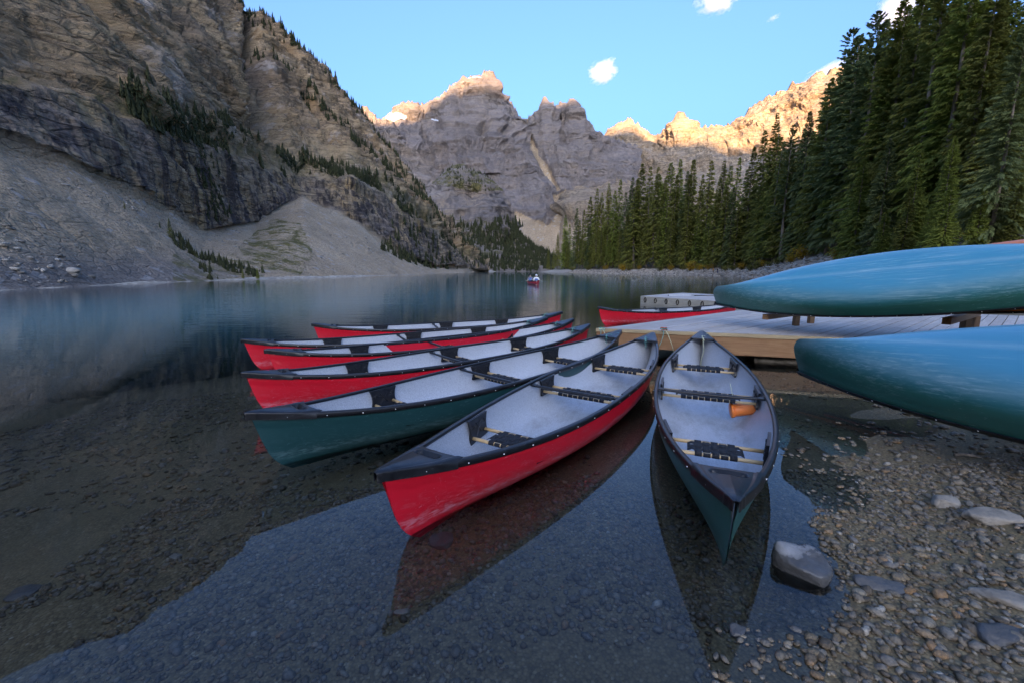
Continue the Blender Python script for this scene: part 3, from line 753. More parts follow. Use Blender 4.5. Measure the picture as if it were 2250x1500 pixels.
LINER_ME = mesh_np("liner", c_surf(TT, SS, 0.009, 0.012).reshape(-1, 3), grid_faces(len(tt), len(ss)))
def gunwale_mesh(side):
    t = np.concatenate([tt]); c = np.stack([side * (c_b(t) + 0.001), t * CL / 2, c_zs(t) + 0.004], 1)
    prof = [(-0.020, -0.010), (-0.020, 0.006), (-0.014, 0.013), (0.010, 0.013), (0.017, 0.006), (0.017, -0.030), (0.010, -0.033), (0.006, -0.012)]
    d = np.gradient(c[:, :2], axis=0); d /= np.linalg.norm(d, axis=1, keepdims=True)
    nrm = np.stack([d[:, 1], -d[:, 0]], 1) * (1 if side > 0 else -1)
    k = len(prof); V = np.zeros((len(t), k, 3))
    for j, (o, z) in enumerate(prof):
        V[:, j, :2] = c[:, :2] + nrm * o; V[:, j, 2] = c[:, 2] + z
    i = np.arange(len(t) - 1)[:, None] * k + np.arange(k)[None]; j2 = np.arange(len(t) - 1)[:, None] * k + (np.arange(k)[None] + 1) % k
    f = np.stack([i, j2, j2 + k, i + k], -1).reshape(-1, 4)
    return mesh_np("gunwale", V.reshape(-1, 3), f)
GUN = [gunwale_mesh(1), gunwale_mesh(-1)]
def t_of_y(y): return y / (CL / 2)
def deck_mesh(hole):
    ys = np.linspace(2.205, 2.635, 46); aa = np.linspace(-1, 1, 37)
    V = []
    for y in ys:
        t = min(y, 2.6) / 2.6; hw = float(c_b(np.array(t))) + 0.021
        if y > 2.56: hw = hw * math.sqrt(max(0.02, 1 - ((y - 2.56) / 0.077) ** 2)) + 0.004
        z0 = float(c_zs(np.array(t))) + 0.020
        row = [(-hw - 0.002, y, z0 - 0.052), (-hw - 0.001, y, z0 - 0.010)]
        for a in aa:
            yy = y - (0.05 * a * a if y < 2.23 else 0.05 * a * a * max(0, (2.33 - y) / 0.10))
            z = z0 + 0.014 * (1 - a ** 4) * min(1, hw / 0.06)
            x = a * hw
            if hole:
                e = (abs(x) / 0.083) ** 6 + (abs(y - 2.275) / 0.024) ** 3
                z -= 0.045 * float(sstep(1.35, 0.75, np.array(e)))
            z -= 0.006 * (1 - abs(2 * abs(a) - 1.7)) * (abs(a) < .8) * min(1, hw / .08)
            row.append((x, yy, z))
        row += [(hw + 0.001, y, z0 - 0.010), (hw + 0.002, y, z0 - 0.052)]
        V.append(row)
    V = np.array(V)
    return mesh_np("deck_plate", V.reshape(-1, 3), grid_faces(V.shape[0], V.shape[1]))
DECK_A = deck_mesh(True); DECK_B = deck_mesh(False)
def rivet_mesh():
    b = MB()
    for side in (1, -1):
        y = -2.42
        while y < 2.45:
            t = np.array(y / 2.6); c = Vector((side * (float(c_b(t)) + 0.0185), y, float(c_zs(t)) - 0.012))
            bm = bmesh.new(); bmesh.ops.create_icosphere(bm, subdivisions=1, radius=0.0052)
            bm.verts.index_update(); b.add([v.co + c for v in bm.verts], [[q.index for q in f.verts] for f in bm.faces]); bm.free()
            y += 0.253
    return b.mesh("rivets", True)
RIVETS = rivet_mesh()
def thwart_mesh():
    b = MB(); y = 0.26; hw = float(c_b(np.array(y / 2.6))) - 0.012; z = float(c_zs(np.array(y / 2.6))) - 0.022
    xs_ = np.linspace(-hw, hw, 15)
    b.tube([(x, y - 0.012 * (1 - (x / hw) ** 2), z - 0.012 * math.cos(x / hw * math.pi / 2)) for x in xs_], [0.016 + 0.008 * (1 - abs(x / hw)) for x in xs_], 10, True, 0.75)
    for s_ in (-1, 1): b.box((s_ * (hw - 0.02), y, z + 0.006), (0.07, 0.06, 0.014), None, 0.004)
    return b.mesh("thwart", True)
THWART = thwart_mesh()
SEATS = [1.37, -0.02, -1.27]
SEAT_Z = 0.205
def seat_half(y): return float(c_b(np.array(y / 2.6))) - 0.035
def bracket_mesh(y0, side):
    """moulded black hanger plate with a raised X and two bolt holes"""
    b = MB()
    cells = []
    n, m_ = 13, 9
    zt = float(c_zs(np.array(y0 / 2.6))) - 0.004
    V = []
    for i in range(n):
        f = i / (n - 1); yy = -0.155 + 0.31 * f
        for j in range(m_):
            g = j / (m_ - 1)
            pinch = 1 - 0.16 * math.sin(math.pi * g)
            y = y0 + yy * pinch * (0.93 if g > 0.9 else 1)
            t = np.array((y) / 2.6); z = zt + (float(c_zs(t)) - zt - 0.004) * (1 - g) - (zt - SEAT_Z + 0.045) * g
            x = float(c_b(t)) - 0.030 - 0.012 * g
            V.append((x, y, z))
    vi = np.array(V)
    F_ = grid_faces(n, m_)
    off = vi.copy(); off[:, 0] -= 0.020
    b.add(vi, F_); b.add(off, F_)
    ring = [i * m_ for i in range(n)] + [(n - 1) * m_ + j for j in range(1, m_)] + [i * m_ + m_ - 1 for i in range(n - 2, -1, -1)] + [j for j in range(m_ - 2, 0, -1)]
    b.f += [(ring[k], ring[(k + 1) % len(ring)], ring[(k + 1) % len(ring)] + n * m_, ring[k] + n * m_) for k in range(len(ring))]
    def at(yy, g):
        y = y0 + yy; t = np.array(y / 2.6); return (float(c_b(t)) - 0.052 - 0.012 * g, y, zt - (zt - SEAT_Z + 0.045) * g)
    for a, c in (((-0.045, 0.2), (0.045, 0.75)), ((0.045, 0.2), (-0.045, 0.75))): b.tube([at(*a), at(*c)], 0.005, 5)
    for yy in (-0.095, 0.095):
        p = at(yy, 0.30); b.tube([(p[0], p[1] + 0.014 * math.cos(q), p[2] + 0.014 * math.sin(q)) for q in np.linspace(0, 2 * math.pi, 13)], 0.004, 5, False)
    me_ = b.mesh("bracket", False)
    if side < 0:
        for v in me_.vertices: v.co.x *= -1
        me_.flip_normals()
    return me_
BRACK = {(k, s): bracket_mesh(y, s) for k, y in enumerate(SEATS) for s in (1, -1)}
def bar_mesh(y0, dy):
    b = MB(); hw = seat_half(y0 + dy) - 0.012
    b.tube([(x, y0 + dy, SEAT_Z) for x in np.linspace(-hw, hw, 7)], 0.0145, 10)
    return b.mesh("seat_bar", True)
BARS = {(k, d): bar_mesh(y, d * 0.105) for k, y in enumerate(SEATS) for d in (1, -1)}
def strap_long(ph):                       # wraps fore and aft round both bars
    b = MB(); prof = []
    for y in np.linspace(-0.105, 0.105, 15): prof.append((y, 0.0165 + 0.0035 * math.cos((y / 0.21 * 4 + ph) * math.pi)))
    for a in np.linspace(math.pi / 2, -math.pi / 2, 7)[1:]: prof.append((0.105 + 0.0175 * math.cos(a), 0.0175 * math.sin(a)))
    for y in np.linspace(0.09, -0.09, 4): prof.append((y, -0.0175))
    for a in np.linspace(-math.pi / 2, -3 * math.pi / 2, 7)[:-1]: prof.append((-0.105 + 0.0175 * math.cos(a), 0.0175 * math.sin(a)))
    n = len(prof); V = []
    for x in (-0.0235, 0.0235):
        for y, z in prof: V.append((x, y, z))
        for y, z in prof:
            V.append((x, y * 0.985, z * 0.86))
    f = []
    for i in range(n):
        j = (i + 1) % n
        f += [(i, j, 2 * n + j, 2 * n + i), (n + i, 3 * n + i, 3 * n + j, n + j), (i, n + i, n + j, j), (2 * n + i, 2 * n + j, 3 * n + j, 3 * n + i)]
    b.add(V, f); return b.mesh("strap", True)
SL = [strap_long(0), strap_long(1)]
def strap_cross(w, ph, n_l):
    b = MB(); V = []; xs_ = np.linspace(-w, w, 8 * n_l + 1)
    for x in xs_:
        z = 0.0150 - 0.0040 * math.cos((x / 0.056 + ph + (0 if n_l % 2 else 0.5) * 1) * math.pi) if abs(x) < w - 0.02 else 0.012 - 0.01 * (abs(x) - w + 0.02) / 0.02
        V += [(x, -0.0225, z - 0.0014), (x, 0.0225, z - 0.0014), (x, 0.0225, z + 0.0014), (x, -0.0225, z + 0.0014)]
    f = []
    for i in range(len(xs_) - 1):
        for k in range(4): f.append((4 * i + k, 4 * i + (k + 1) % 4, 4 * i + 4 + (k + 1) % 4, 4 * i + 4 + k))
    f += [(3, 2, 1, 0), tuple(4 * (len(xs_) - 1) + k for k in range(4))]
    b.add(V, f); return b.mesh("strap", False)
NL = [5, 9, 7]
SCR = {(k, p): strap_cross(NL[k] * 0.028 + 0.045, p, NL[k]) for k in range(3) for p in (0, 1)}

def painter_rope(end, mat, length=0.34, seed=0):
    """knotted end of rope tied round the handle of a deck"""
    r = random.Random(seed); b = MB(); y = 2.19 * end; z = float(c_zs(np.array(2.19 / 2.6))) + 0.028
    b.tube([(0.012 * math.cos(a) - 0.02, y + 0.026 * math.sin(a) * 0.6, z - 0.006 + 0.024 * math.cos(a)) for a in np.linspace(0, 6.4, 14)], 0.0045, 6)
    b.tube([(0.012 * math.cos(a) - 0.008, y + 0.020 * math.sin(a), z + 0.020 * math.cos(a)) for a in np.linspace(0.4, 6.6, 14)], 0.0045, 6)
    pts = [(-0.015, y, z)]
    for k in range(1, 9):
        f = k / 8; pts.append((-0.015 + 0.012 * math.sin(f * 7 + seed), y - end * (0.03 + 0.02 * math.sin(f * 5)), z - length * f))
    b.tube(pts, 0.0042, 6)
    pts = [(0.0, y, z + 0.01)]
    for k in range(1, 9):
        f = k / 8; pts.append((0.09 * f * math.sin(2.3 + seed) + 0.02 * math.sin(9 * f), y + end * 0.25 * f, z + 0.02 + 0.018 * math.sin(f * 8)))
    b.tube(pts, 0.0042, 6)
    return b.mesh("painter_rope", True)

def make_canoe(label, hull_mat, loc, yaw, pitch=0.0, tilt=0.0, seats=True, rope=None, group="canoes at the dock", bow_in=None, flip=False, straps=True):
    root = empty("canoe"); tag(root, label, "canoe", group)
    # local +Y (bow) along the direction yaw, seen from above
    M = Matrix.Translation(Vector(loc)) @ Matrix.Rotation(yaw - math.pi / 2, 4, 'Z') @ Matrix.Rotation(pitch, 4, 'X')
    if flip: M = M @ Matrix.Rotation(math.pi + tilt, 4, 'Y')
    elif tilt: M = M @ Matrix.Rotation(tilt, 4, 'Y')
    root.matrix_world = M
    h = obj("hull", hull_mesh("hull"), hull_mat, root)
    obj("liner", LINER_ME, M_LINER, root)
    for g in GUN: obj("gunwale", g, M_BLACK, root)
    d = obj("deck_plate", DECK_A, M_BLACK, root)
    d2 = obj("deck_plate", DECK_B, M_BLACK, root); d2.rotation_euler = (0, 0, math.pi)
    b = MB(); t_ = 2.185; hw = float(c_b(np.array(t_ / 2.6))) + 0.004; zz = float(c_zs(np.array(t_ / 2.6))) + 0.022
    b.tube([(x, -t_, zz) for x in np.linspace(-hw, hw, 7)], 0.014, 8)
    obj("carry_handle", b.mesh("carry_handle", True), M_BLACK, root)
    rv = obj("rivets", RIVETS, M_RIVET, root); rv["kind"] = "stuff"
    if seats:
        obj("thwart", THWART, M_BLACK, root)
        for k, y0 in enumerate(SEATS):
            s = empty("seat"); s.parent = root
            for dd in (1, -1):
                obj("seat_bar", BARS[(k, dd)], M_ASH, s); obj("bracket", BRACK[(k, dd)], M_BLACK, s)
            n_l = NL[k]
            for i in range(n_l):
                o = obj("strap", SL[i % 2], M_STRAP, s); o.location = ((i - (n_l - 1) / 2) * 0.056, y0, SEAT_Z)
            for j in range(3):
                o = obj("strap", SCR[(k, j % 2)], M_STRAP, s); o.location = (0, y0 + (j - 1) * 0.0525, SEAT_Z)
    if rope is not None:
        obj("painter_rope", painter_rope(-1, rope[0], rope[1], rope[2]), rope[0], root)
    return root
def hull_outline(loc, yaw, pitch, inset=0.004):
    """waterline polygon of a floating canoe"""
    M = Matrix.Translation(Vector(loc)) @ Matrix.Rotation(yaw - math.pi / 2, 4, 'Z') @ Matrix.Rotation(pitch, 4, 'X')
    s = np.linspace(0.0, 1.0, 400); R = []
    for t in np.sin(np.linspace(-math.pi / 2, math.pi / 2, 61)):
        p = c_surf(np.full(400, t), s)
        q = np.array([M @ Vector(a) for a in p[::4]])
        if q[0, 2] > -0.002: continue
        k = int(np.argmax(q[:, 2] > 0)); f = (0 - q[k - 1, 2]) / (q[k, 2] - q[k - 1, 2])
        a = p[::4][k - 1] * (1 - f) + p[::4][k] * f
        R.append((max(a[0] - inset, 0.001), a[1]))
    loop = [(x, y) for x, y in R] + [(-x, y) for x, y in R[::-1]]
    out = []
    for x, y in loop:
        w = M @ Vector((x, y, 0)); out.append((w.x, w.y))
    return out
FLOAT = [
    # label, hull, centre x, y, yaw of the bow, bow height, stern height, rope
    ("nearest red canoe, its scuffed bow and black deck plate jutting into the foreground", M_RED, 0.741, 4.214, -2.141, (M_ROPE_G, 0.12, 1)),
    ("green canoe pointing at the viewer, with the orange bailer lying inside", M_GREEN, 1.981, 4.171, -1.958, (M_ROPE_Y, 0.42, 2)),
    ("dark green canoe moored between the nearest red canoe and the row of red ones", M_DGREEN, -0.079, 4.808, -2.335, (M_ROPE_G, 0.10, 3)),
    ("red canoe just beyond the dark green one, pink sticker on its bow deck", M_RED, -0.656, 5.798, -2.456, (M_ROPE_G, 0.16, 4)),
    ("red canoe third from the far end of the moored row", M_RED, -0.985, 6.827, -2.560, (M_ROPE_G, 0.10, 5)),
    ("red canoe second from the far end of the moored row, scraped low on its bow", M_RED, -1.639, 7.364, -2.685, (M_ROPE_G, 0.10, 6)),
    ("farthest red canoe of the moored row, next to the open lake", M_RED, -1.332, 8.909, -2.822, (M_ROPE_G, 0.08, 7)),
    ("red canoe floating behind the wooden dock, its stern hidden by the overturned teal canoe", M_RED, 4.72, 12.42, math.radians(203.0), None),
]
HOLES = []
canoes = []
PITCH_C = -math.atan((0.51 - 0.44) / 5.2)
for i, (lab, hm, x, y, yaw, rope) in enumerate(FLOAT):
    pt = PITCH_C if i < 7 else 0.0
    canoes.append(make_canoe(lab, hm, (x, y, 0.0), yaw, pt, rope=rope, group="canoes moored on the lake"))
    HOLES.append(hull_outline((x, y, 0), yaw, pt))
st = obj("sticker", None) if False else None
b = MB(); b.tube([(0, 0, 0), (0, 0, 0.003)], 0.022, 14); s_ = obj("sticker", b.mesh("sticker"), M_STICKER, canoes[3]); s_.location = (0.015, 2.40, float(c_zs(np.array(2.4 / 2.6))) + 0.034)
# bailer tied in the green canoe
bl = empty("bailer"); tag(bl, "orange plastic bailer lying on the floor of the green canoe", "bailer")
bl.parent = None
Mg = canoes[1].matrix_world
b = MB(); b.tube([(0, 0, 0), (0.02, 0, 0), (0.21, 0, 0), (0.235, 0, 0)], [0.062, 0.065, 0.052, 0.048], 24)
me_b = b.mesh("cup", True); b = MB(); b.tube([(-0.022, 0, 0), (-0.018, 0, 0), (0.006, 0, 0), (0.010, 0, 0)], [0.066, 0.074, 0.074, 0.066], 24)
lid = b.mesh("lid", True)
cup_o = obj("cup", me_b, M_BAILER, bl); obj("lid", lid, M_BAILER, bl)
b = MB(); b.tube([(0.0, 0.0, 0.07), (0.02, 0.03, 0.11), (0.03, 0.10, 0.17), (0.035, 0.17, 0.235)], 0.0028, 6); obj("cord", b.mesh("cord", True), M_ROPE_Y, bl)
BAILER_LOCAL = Vector((0.06, 0.42, 0.045))
bw = onZ(1615, 910, 0.03)
bl.location = (bw[0] - 0.045, bw[1] - 0.03, 0.085); bl.rotation_euler = (0, -0.16, math.radians(-14))
# canoe with two paddlers, far out
PAD = dict(loc=(2.25, 46.0, 0.0), yaw=math.radians(-79))
canoe_p = make_canoe("red canoe out on the lake with two paddlers aboard", M_RED, PAD['loc'], PAD['yaw'], 0.0, group="canoes out on the lake")
HOLES.append(hull_outline(PAD['loc'], PAD['yaw'], 0.0))
# overturned canoes on and beside the dock
YU, PU, TU = 2.1717, -0.1132, -0.8936
axu = np.array([math.cos(YU), math.sin(YU)]); nru = np.array([axu[1], -axu[0]])
def upos(off, back, dz): return (5.0458 + nru[0] * off - axu[0] * back, 5.8356 + nru[1] * off - axu[1] * back, 1.4341 + dz)
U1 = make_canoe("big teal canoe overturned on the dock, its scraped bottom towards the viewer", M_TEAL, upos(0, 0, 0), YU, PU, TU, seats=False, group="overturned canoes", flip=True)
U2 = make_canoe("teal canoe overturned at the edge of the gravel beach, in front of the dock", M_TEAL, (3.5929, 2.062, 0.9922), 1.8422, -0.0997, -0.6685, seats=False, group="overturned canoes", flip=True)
U3 = make_canoe("orange canoe overturned behind the big teal one, only a sliver showing", M_ORANGE, upos(0.45, 1.2, 0.125), YU, PU, TU, seats=False, group="overturned canoes", flip=True)
U4 = make_canoe("red canoe overturned at the back of the dock behind the orange one", M_RED, upos(0.9, 1.65, 0.20), YU, PU, TU, seats=False, group="overturned canoes", flip=True)


# ---------------------------------------------------------------- lake water, cut out where the hulls float
wx = axis(-130, 330, -1, 64, 6); wy = axis(-10, 780, 5, 64, 6)
WX, WY = np.meshgrid(wx, wy, indexing='ij')
pts = [Vector((x, y)) for x, y in zip(WX.ravel(), WY.ravel())]
edges = []
for h in HOLES:
    n0 = len(pts); pts += [Vector(p) for p in h]; edges += [(n0 + k, n0 + (k + 1) % len(h)) for k in range(len(h))]
# drop grid points that fall inside a hull
hp = [np.array(h) for h in HOLES]
keep = []
for k, p in enumerate(pts):
    bad = False
    if k < WX.size:
        for h in hp:
            if abs(p.x - h[:, 0].mean()) < 3.5 and abs(p.y - h[:, 1].mean()) < 3.5 and in_poly(np.array(p.x), np.array(p.y), h): bad = True
    keep.append(not bad)
idx = np.cumsum(keep) - 1
pts = [p for p, k in zip(pts, keep) if k]; edges = [(int(idx[a]), int(idx[b_])) for a, b_ in edges]
vo, eo, fo, _, _, _ = delaunay_2d_cdt(pts, edges, [], 0, 1e-6)
V2 = np.array([(v.x, v.y) for v in vo]); fo = np.array([f for f in fo if len(f) == 3])
cen = V2[fo].mean(1); inside = np.zeros(len(fo), bool)
for h in hp: inside |= in_poly(cen[:, 0], cen[:, 1], h)
fo = fo[~inside]
a_ = V2[fo]; cr = (a_[:, 1, 0] - a_[:, 0, 0]) * (a_[:, 2, 1] - a_[:, 0, 1]) - (a_[:, 1, 1] - a_[:, 0, 1]) * (a_[:, 2, 0] - a_[:, 0, 0])
fo[cr < 0] = fo[cr < 0][:, ::-1]
me = mesh_np("water", np.concatenate([V2, np.zeros((len(V2), 1))], 1), fo, False)
dw = -np.minimum(ground_z(V2[:, 0], V2[:, 1], False), 0)
attr_f(me, "turb", 0.95 * sstep(0.35, 2.8, dw))
attr_f(me, "ripple", 0.02 + 0.98 * sstep(4, 22, V2[:, 1] + 0.25 * np.abs(V2[:, 0])))
water = tag(obj("water", me, M_WATER), "clear teal lake water mirroring the mountains", kind="structure")

# ---------------------------------------------------------------- dock
DZ = 0.45
dA = onZ(1314, 722, DZ)[:2]; dB = dA + (onZ(1800, 741, DZ)[:2] - dA) * 2.6
dl = np.array([0.775, 0.632]); dC = dA + dl * 7.4; dD = dB + dl * 5.2
DPOLY = [dA, dB, dD, dC]
def clip(poly, n, c):                    # keep the side where n.p <= c
    out = []
    for k in range(len(poly)):
        a, b_ = poly[k], poly[(k + 1) % len(poly)]; da = a @ n - c; db = b_ @ n - c
        if da <= 0: out.append(a)
        if da * db < 0: out.append(a + (b_ - a) * (da / (da - db)))
    return out
dock = empty("dock", (float(dA[0]), float(dA[1]), 0)); tag(dock, "weathered grey plank dock with a brown timber face", "dock")
pn = np.array([dl[1], -dl[0]]); PW = 0.150
proj_ = [p @ pn for p in DPOLY]; o0 = min(proj_); r_ = random.Random(3)
org = np.array([dA[0], dA[1]])
for k in range(int((max(proj_) - o0) / PW) + 1):
    q = clip(clip(DPOLY, pn, o0 + (k + 1) * PW - 0.014), -pn, -(o0 + k * PW))
    if len(q) < 3: continue
    zt = DZ + r_.uniform(-0.004, 0.004)
    loc = [p - org for p in q]; n = len(loc)
    # plank frame: long axis to local X so that the grain runs along it
    ang = math.atan2(dl[1], dl[0]); ca, sa = math.cos(-ang), math.sin(-ang)
    lv = [(p[0] * ca - p[1] * sa, p[0] * sa + p[1] * ca) for p in loc]
    V = [(x, y, zt) for x, y in lv] + [(x, y, zt - 0.036) for x, y in lv]
    fcs = [tuple(range(n)), tuple(range(2 * n - 1, n - 1, -1))] + [(i, n + i, n + (i + 1) % n, (i + 1) % n) for i in range(n)]
    b = MB(); b.add(V, fcs); o = obj("plank", b.mesh("plank"), M_DECK, dock); o.rotation_euler = (0, 0, ang)
fd = (dB - dA) / np.linalg.norm(dB - dA); fn = np.array([fd[1], -fd[0]])
if fn[1] > 0: fn = -fn
fl = float(np.linalg.norm(dB - dA)); fa = math.atan2(fd[1], fd[0])
def along_front(name, s0, s1, out, z0, z1, th, mat, bev=0.006):
    b = MB(); b.box(((s0 + s1) / 2, 0, (z0 + z1) / 2), (s1 - s0, th, z1 - z0), None, bev)
    o = obj(name, b.mesh(name), mat, dock); p = fn * out; o.location = (p[0], p[1], 0); o.rotation_euler = (0, 0, fa); return o
along_front("edge_board", -0.03, fl, 0.035, DZ - 0.045, DZ + 0.012, 0.062, M_EDGE)
along_front("fascia_board", -0.02, 1.75, 0.026, DZ - 0.31, DZ - 0.048, 0.045, M_FASCIA)
along_front("fascia_board", 1.756, fl, 0.027, DZ - 0.335, DZ - 0.048, 0.045, M_FASCIA)
# left side of the dock
b = MB(); b.box((3.7, 0, DZ - 0.17), (7.4, 0.045, 0.25), None, 0.005); o = obj("fascia_board", b.mesh("side_board"), M_FASCIA, dock); o.rotation_euler = (0, 0, math.atan2(dl[1], dl[0]))
# crib blocks and posts under the deck
def crib(s0, w, dep, z0, z1, seed):
    n = 14; b = MB(); bm = bmesh.new(); bmesh.ops.create_cube(bm, size=1); bmesh.ops.subdivide_edges(bm, edges=bm.edges[:], cuts=5, use_grid_fill=True)
    P_ = np.array([v.co for v in bm.verts]) * [w, dep, z1 - z0]; P_ += 0.05 * np.stack([fbm(P_ * 5, 3, seed + k) for k in range(3)], -1)
    bm.verts.index_update(); b.add(P_ + [s0 + w / 2, 0, (z0 + z1) / 2], [[q.index for q in f.verts] for f in bm.faces]); bm.free()
    o = obj("crib_block", b.mesh("crib_block", True), M_CONCRETE, dock); p = -fn * (dep / 2 + 0.12); o.location = (p[0], p[1], 0); o.rotation_euler = (0, 0, fa)
crib(2.55, 0.95, 0.7, -0.45, 0.12, 61); crib(0.3, 0.5, 0.5, -0.6, 0.13, 62); crib(5.0, 1.2, 0.7, -0.3, 0.1, 63)
# bull rail beam that props the overturned bow
def beam(name, a, b_, w, h, mat, parent=None):
    a = Vector(a); b_ = Vector(b_); d = b_ - a; m_ = MB(); m_.box((0, 0, 0), (d.length, w, h), None, 0.006)
    o = obj(name, m_.mesh(name), mat, parent); o.location = (a + b_) / 2; o.rotation_euler = d.to_track_quat('X', 'Z').to_euler(); return o
# ropes knotted on the dock edge
def dock_rope(px, mats, seed, label):
    r = random.Random(seed); s0 = onZ(px, 727, DZ + 0.02)
    root = empty("mooring_rope", tuple(s0)); tag(root, label, "rope", "mooring ropes on the dock edge")
    for k in range(3):
        b = MB(); pts = []
        for i in range(26):
            f = i / 25; a = f * 15 + k
            pts.append((0.055 * math.cos(a) * (0.6 + 0.5 * r.random()), 0.03 * math.sin(a * 1.3) - 0.01, 0.012 + 0.022 * abs(math.sin(a * 0.7 + k)) + 0.012 * k))
        b.tube(pts, 0.0055, 6); obj("coil", b.mesh("coil", True), mats[k % len(mats)], root)
    for k in range(2):
        b = MB(); sgn = (-1, 1)[k]; pts = [(0.02 * sgn, -0.02, 0.02)]
        for i in range(1, 10):
            f = i / 9; pts.append((sgn * (0.02 + 0.16 * f * (1.0 if k else 0.6)), -0.08 - 0.05 * math.sin(3 * f), 0.01 - (0.30 + 0.12 * k) * f))
        b.tube(pts, 0.005, 6); obj("rope_tail", b.mesh("rope_tail", True), (M_ROPE_G, M_ROPE_Y)[k], root)
dock_rope(1322, [M_ROPE_G, M_ROPE_Y], 5, "pale green mooring rope knotted at the dock corner")
dock_rope(1458, [M_ROPE_R, M_ROPE_G], 6, "red and green mooring rope knotted on the dock between two canoes")
# floating swim platform behind
PZ = 0.36
pa = onZ(1410, 650.5, PZ); pb = onZ(1600, 663, PZ); pc = onZ(1500, 643.5, PZ)
e1 = (pb - pa)[:2]; ln1 = 6.2; e1 /= np.linalg.norm(e1); e2 = (pc - pa)[:2]; ln2 = np.linalg.norm(e2); e2 /= ln2
plat = empty("floating_platform", (float(pa[0]), float(pa[1]), 0)); tag(plat, "pale floating platform with rubber loops hung along its side", "platform")
npl = 20
for k in range(npl):
    a0, a1 = ln2 * k / npl, ln2 * (k + 1) / npl - 0.008
    V = [np.array([*(e2 * a0), PZ]), np.array([*(e1 * ln1 + e2 * a0), PZ]), np.array([*(e1 * ln1 + e2 * a1), PZ]), np.array([*(e2 * a1), PZ])]
    b = MB(); b.add(V + [v - [0, 0, 0.035] for v in V], [(0, 1, 2, 3), (7, 6, 5, 4), (0, 4, 5, 1), (1, 5, 6, 2), (2, 6, 7, 3), (3, 7, 4, 0)]); obj("plank", b.mesh("plank"), M_DECK, plat)
def plat_side(name, d, ln, off, mat, z0, z1):
    b = MB(); b.box((ln / 2, 0, (z0 + z1) / 2), (ln, 0.05, z1 - z0), None, 0.006); o = obj(name, b.mesh(name), mat, plat); o.location = (*off, 0); o.rotation_euler = (0, 0, math.atan2(d[1], d[0])); return o
n1 = np.array([e1[1], -e1[0]]); n1 = n1 if n1[1] < 0 else -n1
plat_side("side_board", e1, ln1, n1 * 0.028, M_PLATFORM, 0.17, PZ - 0.004); plat_side("side_board", e1, ln1, n1 * 0.027, M_PLATFORM, -0.08, 0.163)
n2 = np.array([-e2[1], e2[0]]); n2 = n2 if n2[0] < 0 else -n2
plat_side("side_board", e2, ln2, n2 * 0.028, M_PLATFORM, -0.08, PZ - 0.004)
for k in range(11):
    p = e1 * (0.28 + 0.56 * k) + n1 * 0.085; b = MB()
    b.tube([(0.055 * math.cos(a) * e1[0], 0.055 * math.cos(a) * e1[1], 0.10 * math.sin(a)) for a in np.linspace(0, 2 * math.pi, 15)], 0.018, 7, False)
    o = obj("rubber_loop", b.mesh("rubber_loop", True), M_RUBBER, plat); o.location = (p[0], p[1], 0.20)
def paddle(name, label, M, mat_shaft, mat_blade, group=None):
    root = empty(name); tag(root, label, "paddle", group); root.matrix_world = M
    b = MB(); b.tube([(-0.62, 0, 0), (0.42, 0, 0)], 0.014, 8); obj("shaft", b.mesh("shaft", True), mat_shaft, root)
    b = MB(); b.tube([(-0.62, -0.05, 0), (-0.62, 0.05, 0)], 0.017, 8); obj("grip", b.mesh("grip", True), mat_blade, root)
    b = MB(); xs_ = np.linspace(0.38, 0.90, 12); b.tube([(x, 0, 0) for x in xs_], [0.016 + 0.085 * math.sin(min(1, (x - 0.36) / 0.30) * math.pi / 2) * (1 if x < 0.86 else 0.8) for x in xs_], 12, True, 0.09)
    obj("blade", b.mesh("blade", True), mat_blade, root); return root
pp = pa + np.array([*(e1 * 1.2 + e2 * ln2 * 0.42), 0.02])
for k in range(2):
    q = pp + np.array([1.1 * k, -0.15 * k, 0.0])
    paddle("paddle", ("black bladed paddle lying on the floating platform, near its corner", "second paddle on the floating platform, nearer the overturned canoe")[k], Matrix.Translation(Vector(q)) @ Matrix.Rotation(0.05 + 0.04 * k, 4, 'Z'), (M_WHITE, M_BLACK)[k], M_BLACK, "paddles on the platform")

# low trestles that carry the overturned canoes
def trestle(a, b_, ztop, label):
    a = Vector(a); b_ = Vector(b_); root = empty("trestle", (a.x, a.y, 0)); tag(root, label, "trestle", "trestles under the overturned canoes")
    loc = lambda v: v - Vector((a.x, a.y, 0))
    beam("beam", loc(Vector((a.x, a.y, ztop[0] - 0.05))), loc(Vector((b_.x, b_.y, ztop[1] - 0.05))), 0.09, 0.09, M_FASCIA, root)
    for f in (0.62, 0.95):
        p = a.lerp(b_, f); zt = ztop[0] * (1 - f) + ztop[1] * f - 0.096; zb = float(ground_z(np.array([p.x]), np.array([p.y]))[0]) - 0.05
        if in_poly(np.array(p.x), np.array(p.y), [tuple(q) for q in DPOLY]): zb = DZ
        if zt - zb < 0.05: continue
        beam("post", loc(Vector((p.x, p.y, zb))), loc(Vector((p.x, p.y, zt))), 0.09, 0.09, M_FASCIA, root)
trestle((4.3, 7.2, 0), (5.9, 8.3, 0), (0.735, 0.735), "brown timber trestle under the bow of the big overturned canoe")
trestle((5.75, 5.6, 0), (7.4, 6.75, 0), (0.85, 0.85), "brown timber trestle under the middle of the big overturned canoe")
trestle((3.62, 3.2, 0), (4.6, 3.45, 0), (0.335, 0.335), "low timber trestle under the bow of the canoe beside the beach")
trestle((3.55, 1.35, 0), (4.9, 1.8, 0), (0.45, 0.45), "low timber trestle on the beach under the near canoe's middle")
